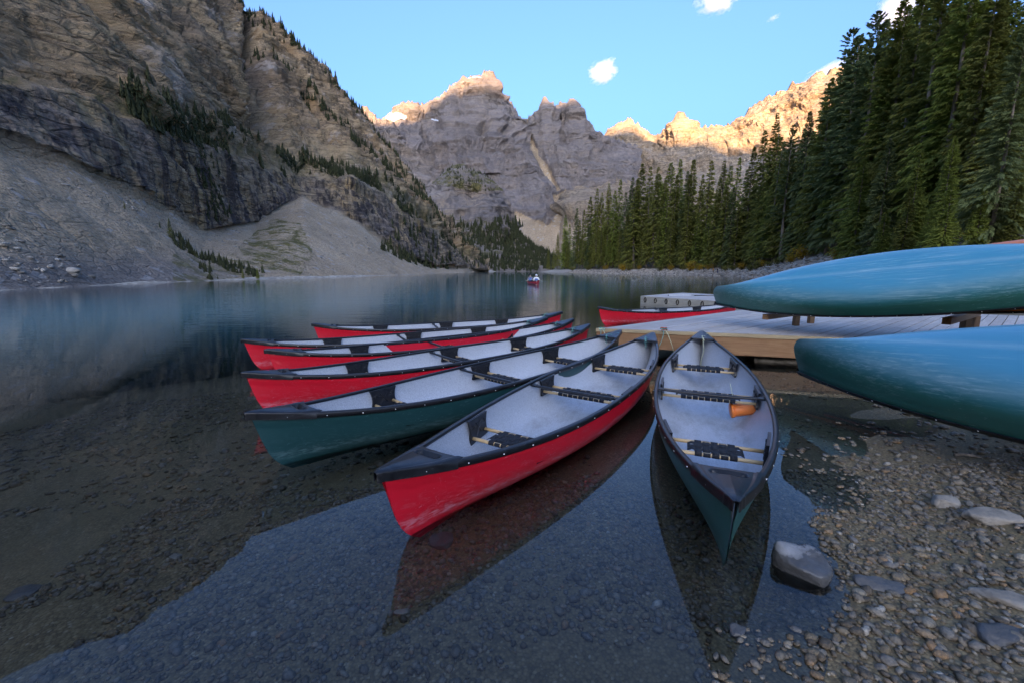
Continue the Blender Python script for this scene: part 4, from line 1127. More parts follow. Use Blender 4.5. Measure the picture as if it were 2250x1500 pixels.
# ---------------------------------------------------------------- conifers
def kites(p, d, side, L, W, up):
    """leaf-like quads: p base, d direction, side unit vector, lengths L and widths W"""
    a = p; b_ = p + d * (L * 0.45)[:, None] + side * (W * 0.5)[:, None]
    c_ = p + d * L[:, None] - up * (L * 0.10)[:, None]; e_ = p + d * (L * 0.45)[:, None] - side * (W * 0.5)[:, None]
    V = np.stack([a, b_, c_, e_], 1).reshape(-1, 3)
    return V, np.arange(len(V)).reshape(-1, 4)
def spruce_meshes(name, seed, H, R, clear, nb, nt, tl, tw, droop=0.35, taper=0.8, gap=0.25, leadertop=0.04):
    g = np.random.default_rng(seed)
    h = clear + (1 - clear) * np.sort(g.random(nb)) ** 0.92
    az = np.arange(nb) * 2.39996 + g.normal(0, 0.5, nb)
    lump = vnoise(np.stack([np.cos(az) * 1.3 + 5, np.sin(az) * 1.3, h * 11], -1), seed)
    ln = R * (1 - h) ** taper * (0.78 + 0.30 * lump + 0.22 * g.random(nb)) * np.clip((h - clear) / 0.10 + 0.55, 0.3, 1) + 0.010 * H * (1 - h)
    keep = g.random(nb) > gap * (lump < -0.15); h, az, ln = h[keep], az[keep], ln[keep]; nb = len(h)
    a0 = -0.10 + 0.95 * h ** 3 + g.normal(0, 0.10, nb); dr = droop * (1 - 0.5 * h)
    s = (0.12 + 0.88 * (np.arange(nt) + g.random((nb, nt))) / nt)
    r = ln[:, None] * s; z = h[:, None] * H + ln[:, None] * (a0[:, None] * s - dr[:, None] * s ** 2 + 0.16 * s ** 4)
    P = np.stack([np.cos(az)[:, None] * r, np.sin(az)[:, None] * r, z], -1)
    sgn = np.where(np.arange(nt) % 2, 1, -1)[None] * (0.35 + 0.75 * g.random((nb, nt))) * (1.05 - 0.75 * s)
    aa = az[:, None] + sgn
    D = np.stack([np.cos(aa), np.sin(aa), (a0[:, None] - 2 * dr[:, None] * s) * 0.8 - 0.22 + 0.25 * g.normal(size=(nb, nt))], -1)
    D /= np.linalg.norm(D, axis=-1, keepdims=True)
    up = np.array([0, 0, 1.0]); side = np.cross(D, up); side /= np.linalg.norm(side, axis=-1, keepdims=True)
    roll = g.normal(0, 0.7, (nb, nt))[..., None]; nrm = np.cross(side, D); side = side * np.cos(roll) + nrm * np.sin(roll)
    L = tl * (0.6 + 0.7 * g.random((nb, nt))) * (0.28 + 0.72 * (ln / R).clip(0, 1)[:, None]); W = tw * (0.7 + 0.6 * g.random((nb, nt))) * (0.5 + 0.5 * (ln / R).clip(0, 1)[:, None])
    V, Fc = kites(P.reshape(-1, 3), D.reshape(-1, 3), side.reshape(-1, 3), L.ravel(), W.ravel(), up)
    crown = mesh_np(name + "_crown", V, Fc, False)
    b = MB(); bend = g.normal(0, 0.006 * H, 2)
    zs_ = np.linspace(-0.02, 0.985, 12)
    b.tube([(bend[0] * math.sin(3 * q), bend[1] * math.sin(2.3 * q), q * H) for q in zs_], [0.0095 * H * (1 - min(q, 1)) ** 0.9 + 0.0007 for q in zs_], 9)
    for k in range(26):                    # dead snags on the lower trunk
        q = g.uniform(0.04, max(clear, 0.2) + 0.1); a = g.uniform(0, 6.28); l = R * g.uniform(0.3, 0.8)
        b.tube([(0, 0, q * H), (l * math.cos(a), l * math.sin(a), q * H - 0.2 * l)], [0.0011 * H, 0.0003 * H], 4)
    return crown, b.mesh(name + "_trunk", True)
MID = []
for k in range(8):
    g_ = random.Random(k)
    MID.append((1.0, spruce_meshes("spruce", 100 + k, 1.0, g_.uniform(0.085, 0.115), g_.uniform(0.02, 0.12), 330, 13, 0.040, 0.013, 0.45, g_.uniform(0.62, 0.85))))
NEAR = []
for k in range(5):
    g_ = random.Random(50 + k)
    NEAR.append((1.0, spruce_meshes("spruce", 200 + k, 1.0, (0.155, 0.135, 0.165, 0.12, 0.15)[k], (0.03, 0.10, 0.02, 0.16, 0.05)[k], 620, 34, 0.026, 0.0075, 0.42, 0.72, 0.4)))
SPARSE = [(1.0, spruce_meshes("pine", 300 + k, 1.0, 0.12, (0.34, 0.25, 0.42)[k], 240, 40, 0.022, 0.0075, 0.20, 0.55, 0.75)) for k in range(3)]
for kk, (_, (cr_, tr_)) in enumerate(MID): cr_.materials.append((M_NEEDLE, M_NEEDLE, M_NEEDLE2, M_NEEDLE, M_NEEDLE3)[kk % 5]); tr_.materials.append(M_BARK)
for kk, (_, (cr_, tr_)) in enumerate(NEAR): cr_.materials.append((M_NEEDLE, M_NEEDLE2, M_NEEDLE3, M_NEEDLE, M_NEEDLE2)[kk]); tr_.materials.append(M_BARK)
for kk, (_, (cr_, tr_)) in enumerate(SPARSE): cr_.materials.append(M_NEEDLE3); tr_.materials.append(M_BARK)
def tree(kind, loc, H, rz, label, group, name="spruce_tree", wide=1.0, lean=0.0):
    cr_, tr_ = kind[1]
    root = empty(name, tuple(loc), rz); root.rotation_euler = (lean, 0, rz); tag(root, label, "tree", group)
    for nm, m_ in (("trunk", tr_), ("crown", cr_)):
        o = obj(nm, m_, None, root); o.scale = (H * wide, H * wide, H)
    return root
def gz1(x, y): return float(ground_z(np.array([x]), np.array([y]))[0])
def y_at_sdf(px, target, Y0):
    """forward distance at which the ray in column px has gone target metres inland"""
    k = (px - 1125) / F / PC * 0.995; Ys = np.linspace(18, 460, 900); Xs = k * Ys; d = sdf_lake(Xs, Ys)
    ok = np.nonzero((d > target) & (Ys > Y0 * 0.6))[0]; return float(Ys[ok[0]]) if len(ok) else Y0
def tree_at(px, ytop, Y, kind, label, group, **kw):
    if 1225 < px < 1900: Y = max(Y, y_at_sdf(px, 14.5, Y))
    d = ray(px, ytop); X = d[0] / d[1] * Y; zt = CAMH + d[2] / d[1] * Y
    # a pitched lens leans tall things outwards: the base stands under the tip
    zb = gz1(X, Y) - 0.15
    return tree(kind, (X, Y, zb), zt - zb, random.uniform(0, 6.28), label, group, **kw)
ORD = "first second third fourth fifth sixth seventh eighth ninth tenth eleventh twelfth thirteenth fourteenth fifteenth sixteenth seventeenth eighteenth nineteenth twentieth".split()
def ordinal(n):
    if n < 20: return ORD[n]
    tens = {2: "twenty", 3: "thirty", 4: "forty"}[(n + 1) // 10]
    return {2: "twentieth", 3: "thirtieth", 4: "fortieth"}[(n + 1) // 10] if (n + 1) % 10 == 0 else tens + "-" + ORD[(n + 1) % 10 - 1]
front = [  # px of the tip, row of the tip, distance, kind index
    (1205, 541, 395), (1217, 546, 400), (1226, 512, 330), (1243, 473, 285), (1252, 493, 300), (1268, 458, 262), (1284, 462, 255), (1298, 433, 240), (1313, 415, 232), (1323, 424, 236), (1339, 404, 224),
    (1352, 420, 216), (1364, 394, 208), (1391, 390, 200), (1402, 408, 186), (1412, 360, 190), (1430, 367, 182), (1447, 368, 176), (1462, 392, 160), (1475, 359, 168), (1496, 350, 160), (1512, 376, 148),
    (1525, 352, 150), (1545, 385, 140), (1564, 354, 140), (1580, 400, 122), (1592, 354, 132), (1607, 366, 124), (1626, 346, 118), (1642, 372, 108), (1658, 324, 112), (1682, 287, 106), (1700, 350, 92), (1709, 249, 100)]
for i, (px, yt, Y) in enumerate(front):
    tree_at(px, yt, max(Y * 1.03, y_at_sdf(px, 17, Y) * random.uniform(1.0, 1.06)), MID[(i * 5 + 3) % 8], ordinal(i) + " spruce of the shore row counted from the lake head", "spruces along the far shore", wide=random.uniform(0.85, 1.15))
# taller trees nearer, towards the dock
tall = [(1744, 276, 92, 'S', 0, "thin grey-trunked pine just past the shore row, top half bare"), (1768, 380, 78, 'M', 2, "short bright green spruce beside the thin grey-trunked pine"), (1781, 244, 86, 'M', 4, "dark pointed spruce in front of the sunlit range's shadowed gully"),
        (1800, 330, 74, 'M', 1, "mid-height spruce under the summit of the sunlit range"), (1829, 172, 76, 'N', 3, "tall spruce whose tip touches the summit of the sunlit range"), (1852, 300, 62, 'N', 1, "shorter spruce in front of the pair of tall pines"),
        (1874, 66, 66, 'S', 1, "left of the two tall open-crowned pines against the sky"), (1932, 27, 60, 'S', 2, "taller right-hand pine of the open-crowned pair, bare grey trunk"), (1900, 350, 52, 'N', 4, "spruce with drooping boughs below the tall open-crowned pine"),
        (1990, -6, 54, 'N', 0, "dark spruce reaching the top edge just right of the tall pines"), (1958, 300, 46, 'N', 2, "broad blue-green spruce at the foot of the dark tall spruces"), (2042, -60, 50, 'N', 3, "tall dark spruce with its tip cut off, second right of the pines"),
        (2025, 330, 38, 'N', 1, "young spruce rising behind the middle of the overturned canoe"), (2105, -150, 46, 'N', 0, "tall dark spruce with a long bare trunk line, tip out of frame"), (2100, 300, 34, 'N', 4, "dense low spruce behind the overturned canoe, short of the frame edge"),
        (2165, -190, 42, 'N', 1, "tall spruce with brown hanging twigs, last but two before the frame edge"), (2215, -120, 38, 'N', 3, "tall spruce beside the frame edge with a pale trunk"), (2195, 300, 30, 'N', 2, "bushy spruce at the frame edge above the orange canoe"),
        (2262, 40, 28, 'N', 2, "blue-green spruce cut by the right frame edge"), (2330, -160, 40, 'N', 0, "tall spruce mostly outside the right frame edge")]
for px, yt, Y, kd, k, lab in tall:
    tree_at(px, yt, Y, {'M': MID, 'N': NEAR, 'S': SPARSE}[kd][k], lab, "tall conifers by the dock", name="pine_tree" if kd == 'S' else "spruce_tree", wide={'S': 1.25, 'N': 1.0, 'M': 1.1}[kd] * random.uniform(0.9, 1.1))
# the mass of the forest behind them
sky_x = [p[0] for p in front] + [t_[0] for t_ in tall if t_[1] < 280]; sky_y = [p[1] for p in front] + [t_[1] for t_ in tall if t_[1] < 280]; sky_Y = [p[2] for p in front] + [t_[2] for t_ in tall if t_[1] < 280]
od = np.argsort(sky_x); sky_x = np.array(sky_x)[od]; sky_y = np.array(sky_y)[od]; sky_Y = np.array(sky_Y)[od]
rf = random.Random(12)
px = 1240.0
while px < 2420:
    base_y = float(np.interp(px, sky_x, sky_y)); Yf = float(np.interp(px, sky_x, sky_Y))
    for lay_ in range(3 if px > 1700 else 2):
        Y = Yf * rf.uniform(*((0.93, 1.1), (1.12, 1.35), (1.4, 1.75))[lay_])
        yt = max(base_y, -60 if px > 1990 else base_y) + rf.uniform(*((60, 170), (12, 70), (18, 60))[lay_])
        kind = NEAR[rf.randrange(5)] if (Y < 70 and lay_ == 0) else MID[rf.randrange(8)]
        tree_at(px + rf.uniform(-7, 7), yt, Y, kind, "spruce within the dense forest mass behind the shore trees", "spruces deep in the shore forest", wide=rf.uniform(0.9, 1.3))
    px += rf.uniform(11, 17) * (1 + (px - 1240) / 700)
# low boughs and saplings under the tall trees
for k in range(26):
    px = rf.uniform(1700, 2330); Y = float(np.interp(px, [1700, 1900, 2100, 2330], [74, 46, 30, 24])) * rf.uniform(0.9, 1.25)
    tree_at(px, rf.uniform(395, 490), Y, NEAR[rf.randrange(5)], "low young spruce in the understorey behind the canoes", "young spruces in the understorey", wide=rf.uniform(1.1, 1.6))

# ---------------------------------------------------------------- shrubs
def shrub_mesh(seed, n, leaf):
    g = np.random.default_rng(seed); stems = MB(); V = []
    tips = []
    for k in range(11):
        a = g.uniform(0, 6.28); t = g.uniform(0.1, 0.75); hgt = g.uniform(0.55, 1.0)
        e = np.array([math.cos(a) * t * 0.75, math.sin(a) * t * 0.75, hgt]); m_ = e * 0.5 + g.normal(0, 0.05, 3)
        stems.tube([(0, 0, -0.05), tuple(m_), tuple(e)], [0.022, 0.014, 0.005], 5); tips += [m_, e, (m_ + e) / 2]
    tips = np.array(tips); c = tips[g.integers(0, len(tips), n)] + g.normal(0, 0.13, (n, 3)); c[:, 2] = np.clip(c[:, 2], 0.03, 1.2)
    D = g.normal(size=(n, 3)); D /= np.linalg.norm(D, axis=1, keepdims=True); S_ = np.cross(D, g.normal(size=(n, 3))); S_ /= np.linalg.norm(S_, axis=1, keepdims=True)
    V, Fc = kites(c, D, S_, leaf * g.uniform(0.6, 1.3, n), leaf * 0.6 * g.uniform(0.7, 1.2, n), np.array([0, 0, 1.0]))
    return mesh_np("shrub_leaves", V, Fc, False), stems.mesh("shrub_stems", True)
SHR = {}
for nm, mt in (("y", M_YELLOW), ("g", M_BRUSH)):
    for k in range(3):
        a, b_ = shrub_mesh(400 + k + (10 if nm == "g" else 0), 900, 0.10); a.materials.append(mt); b_.materials.append(M_BARK); SHR[(nm, k)] = (a, b_)
shr = [(1292, 584, 232, 'g', 3.6), (1258, 588, 300, 'g', 4.0), (1370, 579, 196, 'y', 4.2), (1384, 574, 200, 'g', 4.5), (1452, 578, 166, 'g', 3.6), (1500, 574, 142, 'g', 3.0), (1518, 566, 140, 'y', 4.2), (1538, 572, 132, 'y', 3.0), (1560, 566, 128, 'y', 2.6), (1596, 570, 112, 'g', 2.6),
       (1632, 566, 96, 'y', 2.6), (1650, 572, 90, 'g', 2.2), (1664, 556, 94, 'g', 3.0), (1690, 573, 80, 'g', 2.0), (1765, 552, 74, 'y', 3.4), (1790, 560, 64, 'g', 2.6), (1835, 556, 52, 'y', 2.2), (1860, 560, 48, 'y', 1.9), (1895, 545, 44, 'g', 2.4), (1990, 535, 36, 'g', 2.0), (2150, 520, 27, 'y', 1.9), (2180, 500, 28, 'y', 1.6), (2060, 520, 33, 'g', 2.2), (1720, 565, 76, 'g', 2.2), (1612, 575, 104, 'g', 2.0), (1405, 582, 188, 'y', 2.6), (1330, 582, 210, 'y', 3.4), (1475, 575, 150, 'y', 2.8), (1675, 570, 86, 'y', 2.4), (1740, 560, 70, 'y', 2.4), (1708, 566, 78, 'g', 2.0)]
shr.sort()
for i, (px, py, Y, c, sz) in enumerate(shr):
    Y = y_at_sdf(px, 8.0 + (i % 3) * 1.2, Y) if px < 1800 else y_at_sdf(px, 6.0 + (i % 3), Y)
    d = ray(px, py); X = d[0] / d[1] * Y
    a, b_ = SHR[(c, i % 3)]; root = empty("shrub", (X, Y, gz1(X, Y) - 0.05), i * 1.3)
    tag(root, ("golden autumn" if c == 'y' else "olive green") + " shrub, " + ordinal(i) + " of the shore bushes from the lake head", "shrub", "shrubs along the forest edge")
    for nm, m_ in (("foliage", a), ("stems", b_)):
        o = obj(nm, m_, None, root); o.scale = (sz * 1.0, sz * 1.0, sz * 0.75)

# ---------------------------------------------------------------- far woods: one mass each
def mini_conifers(name, pts, hts, mat, label, seed):
    g = np.random.default_rng(seed); pts = np.asarray(pts, float); n = len(pts); hts = np.asarray(hts)
    lv = 6; sg = 6; V = []; Fc = []
    tris = []
    for l in range(lv):
        f0 = l / lv; z0 = 0.03 + 0.80 * f0; zt = min(1.0, z0 + 0.42 * (1 - 0.4 * f0)); rr = 0.125 * (1 - f0) ** 0.85 + 0.012
        for k in range(sg):
            a = 2 * math.pi * (k + 0.5 * (l % 2)) / sg
            tris.append(((rr * math.cos(a - 0.42), rr * math.sin(a - 0.42), z0 + 0.03), (rr * 1.25 * math.cos(a), rr * 1.25 * math.sin(a), z0 - 0.03), (rr * math.cos(a + 0.42), rr * math.sin(a + 0.42), z0 + 0.03), (0, 0, zt)))
    T = np.array(tris)                                           # (q,4,3)
    jit = 1 + 0.35 * g.normal(size=(n, len(T), 1, 1)).clip(-1.5, 1.5) * np.array([1, 1, 0.1])
    rot = g.uniform(0, 6.28, n); wd = g.uniform(0.8, 1.25, n)
    A = T[None] * jit; x = A[..., 0].copy(); y = A[..., 1].copy()
    A[..., 0] = (x * np.cos(rot)[:, None, None] - y * np.sin(rot)[:, None, None]) * wd[:, None, None]; A[..., 1] = (x * np.sin(rot)[:, None, None] + y * np.cos(rot)[:, None, None]) * wd[:, None, None]
    A = A * hts[:, None, None, None] + pts[:, None, None, :]
    V = A.reshape(-1, 3); Fc = np.arange(len(V)).reshape(-1, 4)
    return tag(obj(name, mesh_np(name, V, Fc, False), mat), label, kind="stuff")
def pick(G, mask, n, g):
    I, J = np.nonzero(mask[:-1, :-1]); 
    if len(I) == 0: return np.zeros((0, 3))
    k = g.integers(0, len(I), n); f, h = g.random((2, n)); i, j = I[k], J[k]
    return G[i, j] * ((1 - f) * (1 - h))[:, None] + G[i + 1, j] * (f * (1 - h))[:, None] + G[i, j + 1] * ((1 - f) * h)[:, None] + G[i + 1, j + 1] * (f * h)[:, None]
g0 = np.random.default_rng(5)
LX, LY, LP = LEFT_PX, LEFT_PY, LEFT_PAR
clump = fbm(LEFT_G * 0.06, 4, 71)
vis = (LEFT_G[..., 1] > 30)
ledge = vis & (LP > 2.95) & (LP < 4.08) & (LX > 250) & (LX < 520) & (clump > -0.12) & (LX > 250)
ledge2 = vis & (LP > 2.95) & (LP < 3.75) & (LX > 520) & (LX < 1000) & (clump > 0.0)
diag = vis & (near_line(LX, LY, [(562, 122), (640, 190), (720, 268), (800, 330), (860, 390), (930, 470)]) < 8) & (clump > -0.25)
ridge_m = vis & (LP > 5.72) & (LP < 6.02) & (LX > 515) & (LX < 1010) & (clump > -0.25)
lowr = vis & (LX > 840) & (LX < 1060) & (LY > 470) & (LY < 592) & (LP > 1.6) & (clump > -0.1)
wall_m = vis & in_poly(LX, LY, [(420, 340), (470, 330), (490, 480), (450, 500)]) & (clump > 0.0)
foot = vis & in_poly(LX, LY, [(378, 520), (392, 520), (430, 560), (580, 600), (575, 616), (430, 616), (385, 560)]) & (clump > -0.3)
sets = [(ledge, 520, 1.8, 4.0), (ledge2, 480, 2.6, 5.5), (diag, 560, 4, 7.5), (ridge_m, 640, 3.5, 8), (lowr, 480, 3.5, 7.5), (wall_m, 70, 2, 3.6), (foot, 170, 0.8, 2.2)]
PT = []; HT = []
for m_, n, a, b_ in sets:
    p = pick(LEFT_G, m_, n, g0); PT.append(p); HT.append(g0.uniform(a, b_, len(p)))
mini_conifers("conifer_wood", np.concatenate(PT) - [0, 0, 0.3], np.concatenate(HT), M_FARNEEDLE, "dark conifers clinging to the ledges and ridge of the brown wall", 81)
BG, BX, BY = BUT
bc_ = fbm(BG * 0.02, 4, 73)
m1 = in_poly(BX, BY, [(925, 560), (985, 505), (1010, 495), (1060, 505), (1100, 480), (1125, 500), (1145, 540), (1195, 575), (1215, 600), (930, 600)]) & (bc_ > -0.45)
m2 = in_poly(BX, BY, [(960, 380), (1000, 366), (1060, 388), (1085, 430), (1010, 420)]) & (bc_ > 0.1)
p1 = pick(BG, m1, 1900, g0); p2 = pick(BG, m2, 160, g0)
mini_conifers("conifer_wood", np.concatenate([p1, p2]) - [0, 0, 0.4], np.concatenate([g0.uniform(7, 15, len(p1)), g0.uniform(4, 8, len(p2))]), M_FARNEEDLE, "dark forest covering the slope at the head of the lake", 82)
# lone conifers on the scree
for i, (px, py0, py1, lab) in enumerate([(378, 522, 478, "lone small conifer standing at the top of the scree shrubs"), (272, 461, 442, "tiny lone conifer high on the left scree fan"), (566, 616, 588, "small conifer at the waterline below the middle scree cone"), (535, 612, 585, "small conifer on the scree shore beside the waterline one"), (354, 500, 484, "tiny conifer on the scree edge left of the lone one")]):
    k = np.argmin((LX - px) ** 2 + (LY - py0) ** 2 + 1e6 * (LP < 1.0)); base = LEFT_G.reshape(-1, 3)[k]
    H_ = (py0 - py1) * base[1] / F
    tree(MID[i % 8], base - [0, 0, 0.1], H_, i, lab, "lone conifers on the scree", wide=1.2)

# ---------------------------------------------------------------- far beach stones, driftwood
def ico(sub):
    bm = bmesh.new(); bmesh.ops.create_icosphere(bm, subdivisions=sub, radius=1); bm.verts.index_update()
    v = np.array([p.co for p in bm.verts]); f = np.array([[q.index for q in a.verts] for a in bm.faces]); bm.free(); return v, f
def stones(name, C, S, sub, seed, mat, label, flat=0.55, angular=0.28, parent=None):
    g = np.random.default_rng(seed); v, f = ico(sub); n = len(C)
    ax = S[:, None] * np.stack([g.uniform(0.8, 1.35, n), g.uniform(0.65, 1.0, n), flat * g.uniform(0.6, 1.2, n)], -1)
    dfm = 1 + angular * vnoise(v[None] * 1.4 + g.uniform(0, 90, (n, 1, 3)), seed)[..., None]
    A = v[None] * dfm * ax[:, None]
    r = g.uniform(0, 6.28, n); tl = g.normal(0, 0.25, n)
    x, y, z = A[..., 0], A[..., 1], A[..., 2]; y, z = y * np.cos(tl)[:, None] - z * np.sin(tl)[:, None], y * np.sin(tl)[:, None] + z * np.cos(tl)[:, None]
    A = np.stack([x * np.cos(r)[:, None] - y * np.sin(r)[:, None], x * np.sin(r)[:, None] + y * np.cos(r)[:, None], z], -1) + C[:, None]
    Fc = (f[None] + (np.arange(n) * len(v))[:, None, None]).reshape(-1, 3)
    me_ = mesh_np(name, A.reshape(-1, 3), Fc, True)
    attr_f(me_, "tone", np.repeat(g.random(n), len(v)))
    return tag(obj(name, me_, mat, parent), label, kind="stuff")
gs = np.random.default_rng(9); C = []
while len(C) < 3400:
    k = gs.integers(0, len(SHORE_R) - 1); a, b_ = np.array(SHORE_R[k]), np.array(SHORE_R[k + 1])
    if a[1] < 40 or b_[1] > 330: continue
    if gs.random() > np.linalg.norm(b_ - a) / 60: continue
    p = a + (b_ - a) * gs.random() + gs.normal(0, 1.0, 2) * 0.3
    d_ = (b_ - a) / np.linalg.norm(b_ - a); p = p + np.array([d_[1], -d_[0]]) * gs.uniform(-0.6, 11)
    C.append(p)
C = np.array(C); S = gs.lognormal(-1.35, 0.45, len(C)).clip(0.1, 0.8); Z = ground_z(C[:, 0], C[:, 1])
stones("beach_stones", np.column_stack([C, Z + S * 0.15]), S, 1, 10, M_SHORESTONE, "pale stones strewn along the far beach", 0.5, 0.45)
for i, (px, py, Y, ln, ang, lab) in enumerate([(1535, 583, 122, 3.4, 0.3, "bleached driftwood log on the far beach beside the walkers"), (1700, 575, 82, 3.0, -0.25, "bleached driftwood log on the beach below the path"), (1340, 590, 205, 6, 0.1, "long pale log lying at the forest edge near the lake head"), (1400, 590, 178, 5, -0.05, "pale log half along the far beach"), (1768, 572, 66, 2.2, 0.9, "upright driftwood stump on the beach by the golden shrub")]):
    Y = y_at_sdf(px, 7, Y); d = ray(px, py); X = d[0] / d[1] * Y; b = MB(); r0 = 0.16
    pts_ = [(-ln / 2 + ln * q, 0.12 * math.sin(5 * q + i), 0.05 * math.sin(7 * q)) for q in np.linspace(0, 1, 9)]
    b.tube(pts_, [r0 * (1.25 - 0.6 * q) for q in np.linspace(0, 1, 9)], 8)
    for q in (0.15, 0.3, 0.05, 0.7): p = pts_[int(q * 8)]; b.tube([p, (p[0] + 0.2, p[1] + 0.3 * math.cos(q * 20), p[2] + 0.5 * abs(math.sin(q * 31)) + 0.2)], [0.06, 0.02], 6)
    o = obj("driftwood_log", b.mesh("driftwood_log", True), M_DRIFT); o.location = (X, Y, gz1(X, Y) + 0.16); o.rotation_euler = (0, -ang if abs(ang) > 0.5 else 0, ang); tag(o, lab, "log", "driftwood on the far beach")

# fallen blocks on the scree
mk = vis & (LP > 1.02) & (LP < 1.9) & (LX > -40) & (LX < 1000)
pb_ = pick(LEFT_G, mk & (clump > -0.2), 1500, g0); near_w = (pb_[:, 1] < 75) | (g0.random(len(pb_)) < 0.4); pb_ = pb_[near_w]
stones("scree_blocks", pb_, g0.lognormal(-1.75, 0.55, len(pb_)).clip(0.08, 0.9), 1, 35, M_SHORESTONE, "fallen rock blocks scattered over the scree fans", 0.55, 0.5)

# ---------------------------------------------------------------- gravel: pebbles under and beside the water
gp = np.random.default_rng(21)
def scatter(n, x0, x1, y0, y1): return np.column_stack([gp.uniform(x0, x1, n), gp.uniform(y0, y1, n)])
def mound(P_): return fbm(np.column_stack([P_ * 0.9, P_[:, 0] * 0]), 3, 77)
NP = scatter(17500, -2.6, 3.9, 0.75, 3.0); k = mound(NP) + 0.35 * (NP[:, 0] > 1.2) > -0.22; NP = NP[k]
inview = np.abs(NP[:, 0]) < 1.28 * (NP[:, 1] + 0.55); NP = NP[inview]
S = gp.lognormal(-4.42, 0.36, len(NP)).clip(0.006, 0.030)
Z = ground_z(NP[:, 0], NP[:, 1])
near_k = NP[:, 1] < 1.55
stones("pebbles", np.column_stack([NP, Z + S * 0.22])[near_k], S[near_k], 2 if False else 1, 31, M_PEBBLE, "brown and grey pebbles under the shallow water near the camera", 0.6, 0.22)
stones("pebbles", np.column_stack([NP, Z + S * 0.22])[~near_k], S[~near_k], 1, 32, M_PEBBLE, "brown and grey pebbles covering the shallow lake bed", 0.6, 0.22)
FP = scatter(17000, -7.5, 4.4, 2.9, 8.0); k = (mound(FP) > -0.25) & (np.abs(FP[:, 0]) < 1.25 * FP[:, 1] + 0.5); FP = FP[k]
S = gp.lognormal(-4.0, 0.38, len(FP)).clip(0.01, 0.05); Z = ground_z(FP[:, 0], FP[:, 1])
v0, f0 = ico(1)
stones("pebbles", np.column_stack([FP, Z + S * 0.2])[:7500], S[:7500], 1, 33, M_PEBBLE, "pebbles on the lake bed farther out under the canoes", 0.55, 0.25)
# the largest pebbles on the beach, one by one
PEBM = []
for k in range(10):
    v, f = ico(2); dfm = 1 + 0.20 * vnoise(v * 1.3 + 7.1 * k, 90 + k)[:, None]; PEBM.append(mesh_np("pebble", v * dfm * [1.2, 0.85, 0.55], f)); PEBM[-1].materials.append(M_PEBBLE1)
cnt = 0
while cnt < 290:
    px, py = gp.uniform(1760, 2250), gp.uniform(960, 1500); q = onZ(px, py, 0.06)
    if sdf_lake(np.array([q[0]]), np.array([q[1]]))[0] < -0.06: continue
    o = obj("pebble", PEBM[cnt % 10], None, ground); sz = float(gp.lognormal(-4.15, 0.30)); sz = min(max(sz, 0.011), 0.030)
    o.location = (q[0], q[1], gz1(q[0], q[1]) + sz * 0.3); o.rotation_euler = (gp.normal(0, 0.2), gp.normal(0, 0.2), gp.uniform(0, 6.28)); o.scale = (sz, sz, sz); cnt += 1

# boulders
def rock(px, py, w, d_, h, seed, mat, label, rz=0.0, sink=0.3, z=None, ang=0.16, sq=3.0):
    p = onZ(px, py, 0.0 if z is None else z); v, f = ico(5)
    # a convex block cut by random planes, edges slightly worn
    g = np.random.default_rng(seed); NPL = 13
    n_ = g.normal(size=(NPL, 3)); n_ /= np.linalg.norm(n_, axis=1, keepdims=True); o_ = g.uniform(0.72, 0.98, NPL)
    n_[0] = (0.12, -0.18, 0.97); o_[0] = 0.62; n_[1] = (0, 0, -1); o_[1] = 0.8
    w8 = vnoise(v * 1.5 + seed, seed)[:, None] * 0.10
    dn = np.maximum(((v + w8) @ n_.T) / o_[None], 1e-3); r = 1 / (dn ** 9).sum(1) ** (1 / 9)
    q = v * r.clip(0, 1.25)[:, None]
    q = q * (1 + ang * 0.3 * fbm(v * 2.2 + seed, 4, seed)[:, None]) + 0.022 * np.stack([fbm(v * 7 + k_, 4, seed + k_) for k_ in range(3)], -1)
    o = obj("rock", mesh_np("rock", q * [w / 2, d_ / 2, h / 2], f), mat); o.location = (p[0], p[1], (gz1(p[0], p[1]) + h * (0.5 - sink)) if seed != 5 else 0.0); o.rotation_euler = (0, 0, rz)
    return tag(o, label, "rock", "rocks on the shore")
rock(1750, 1250, 0.235, 0.18, 0.27, 5, M_ROCKWET, "grey boulder with a wet dark base beside the green canoe's bow", -0.55, 0.25, sq=4.5)
rock(2072, 1092, 0.15, 0.12, 0.10, 6, M_ROCKPALE, "small pale angular rock on the gravel beach", 0.3, 0.3, z=0.08)
rock(2172, 1130, 0.27, 0.12, 0.11, 7, M_ROCKPALE, "long flat pale rock lying on the gravel beach", -0.15, 0.35, sq=4, z=0.10)
rock(2228, 1305, 0.22, 0.10, 0.07, 8, M_ROCKPALE, "pale flat rock at the frame edge on the gravel", -0.6, 0.35, sq=4, z=0.10)
rock(1932, 1290, 0.17, 0.10, 0.05, 9, M_ROCKDARK, "dark flat slab half sunk in the shallows by the boulder", -0.3, 0.4, sq=4)
rock(2200, 1420, 0.18, 0.11, 0.06, 10, M_ROCKDARK, "dark flat stone low on the beach by the corner", 0.4, 0.4, sq=4)
rock(390, 1262, 0.07, 0.05, 0.03, 11, M_ROCKPALE, "pale greenish stone alone on the dark lake bed", 0.4, 0.3, z=-0.3)
rock(885, 1360, 0.07, 0.04, 0.03, 12, M_ROCKPALE, "pale flat stone on the lake bed under the red bow's reflection", 0.2, 0.3, z=-0.12)
rock(975, 1190, 0.14, 0.12, 0.08, 13, M_ROCKDARK, "brown stone on the lake bed under the red canoe's bow", 0.2, 0.3, z=-0.15)
rock(60, 1345, 0.12, 0.10, 0.05, 14, M_ROCKDARK, "brown stone on the lake bed at the left frame edge", 0.2, 0.3, z=-0.35)
rock(1620, 1405, 0.09, 0.05, 0.04, 15, M_ROCKDARK, "reddish dark stone under the green bow's reflection", 0.3, 0.3, z=-0.05)
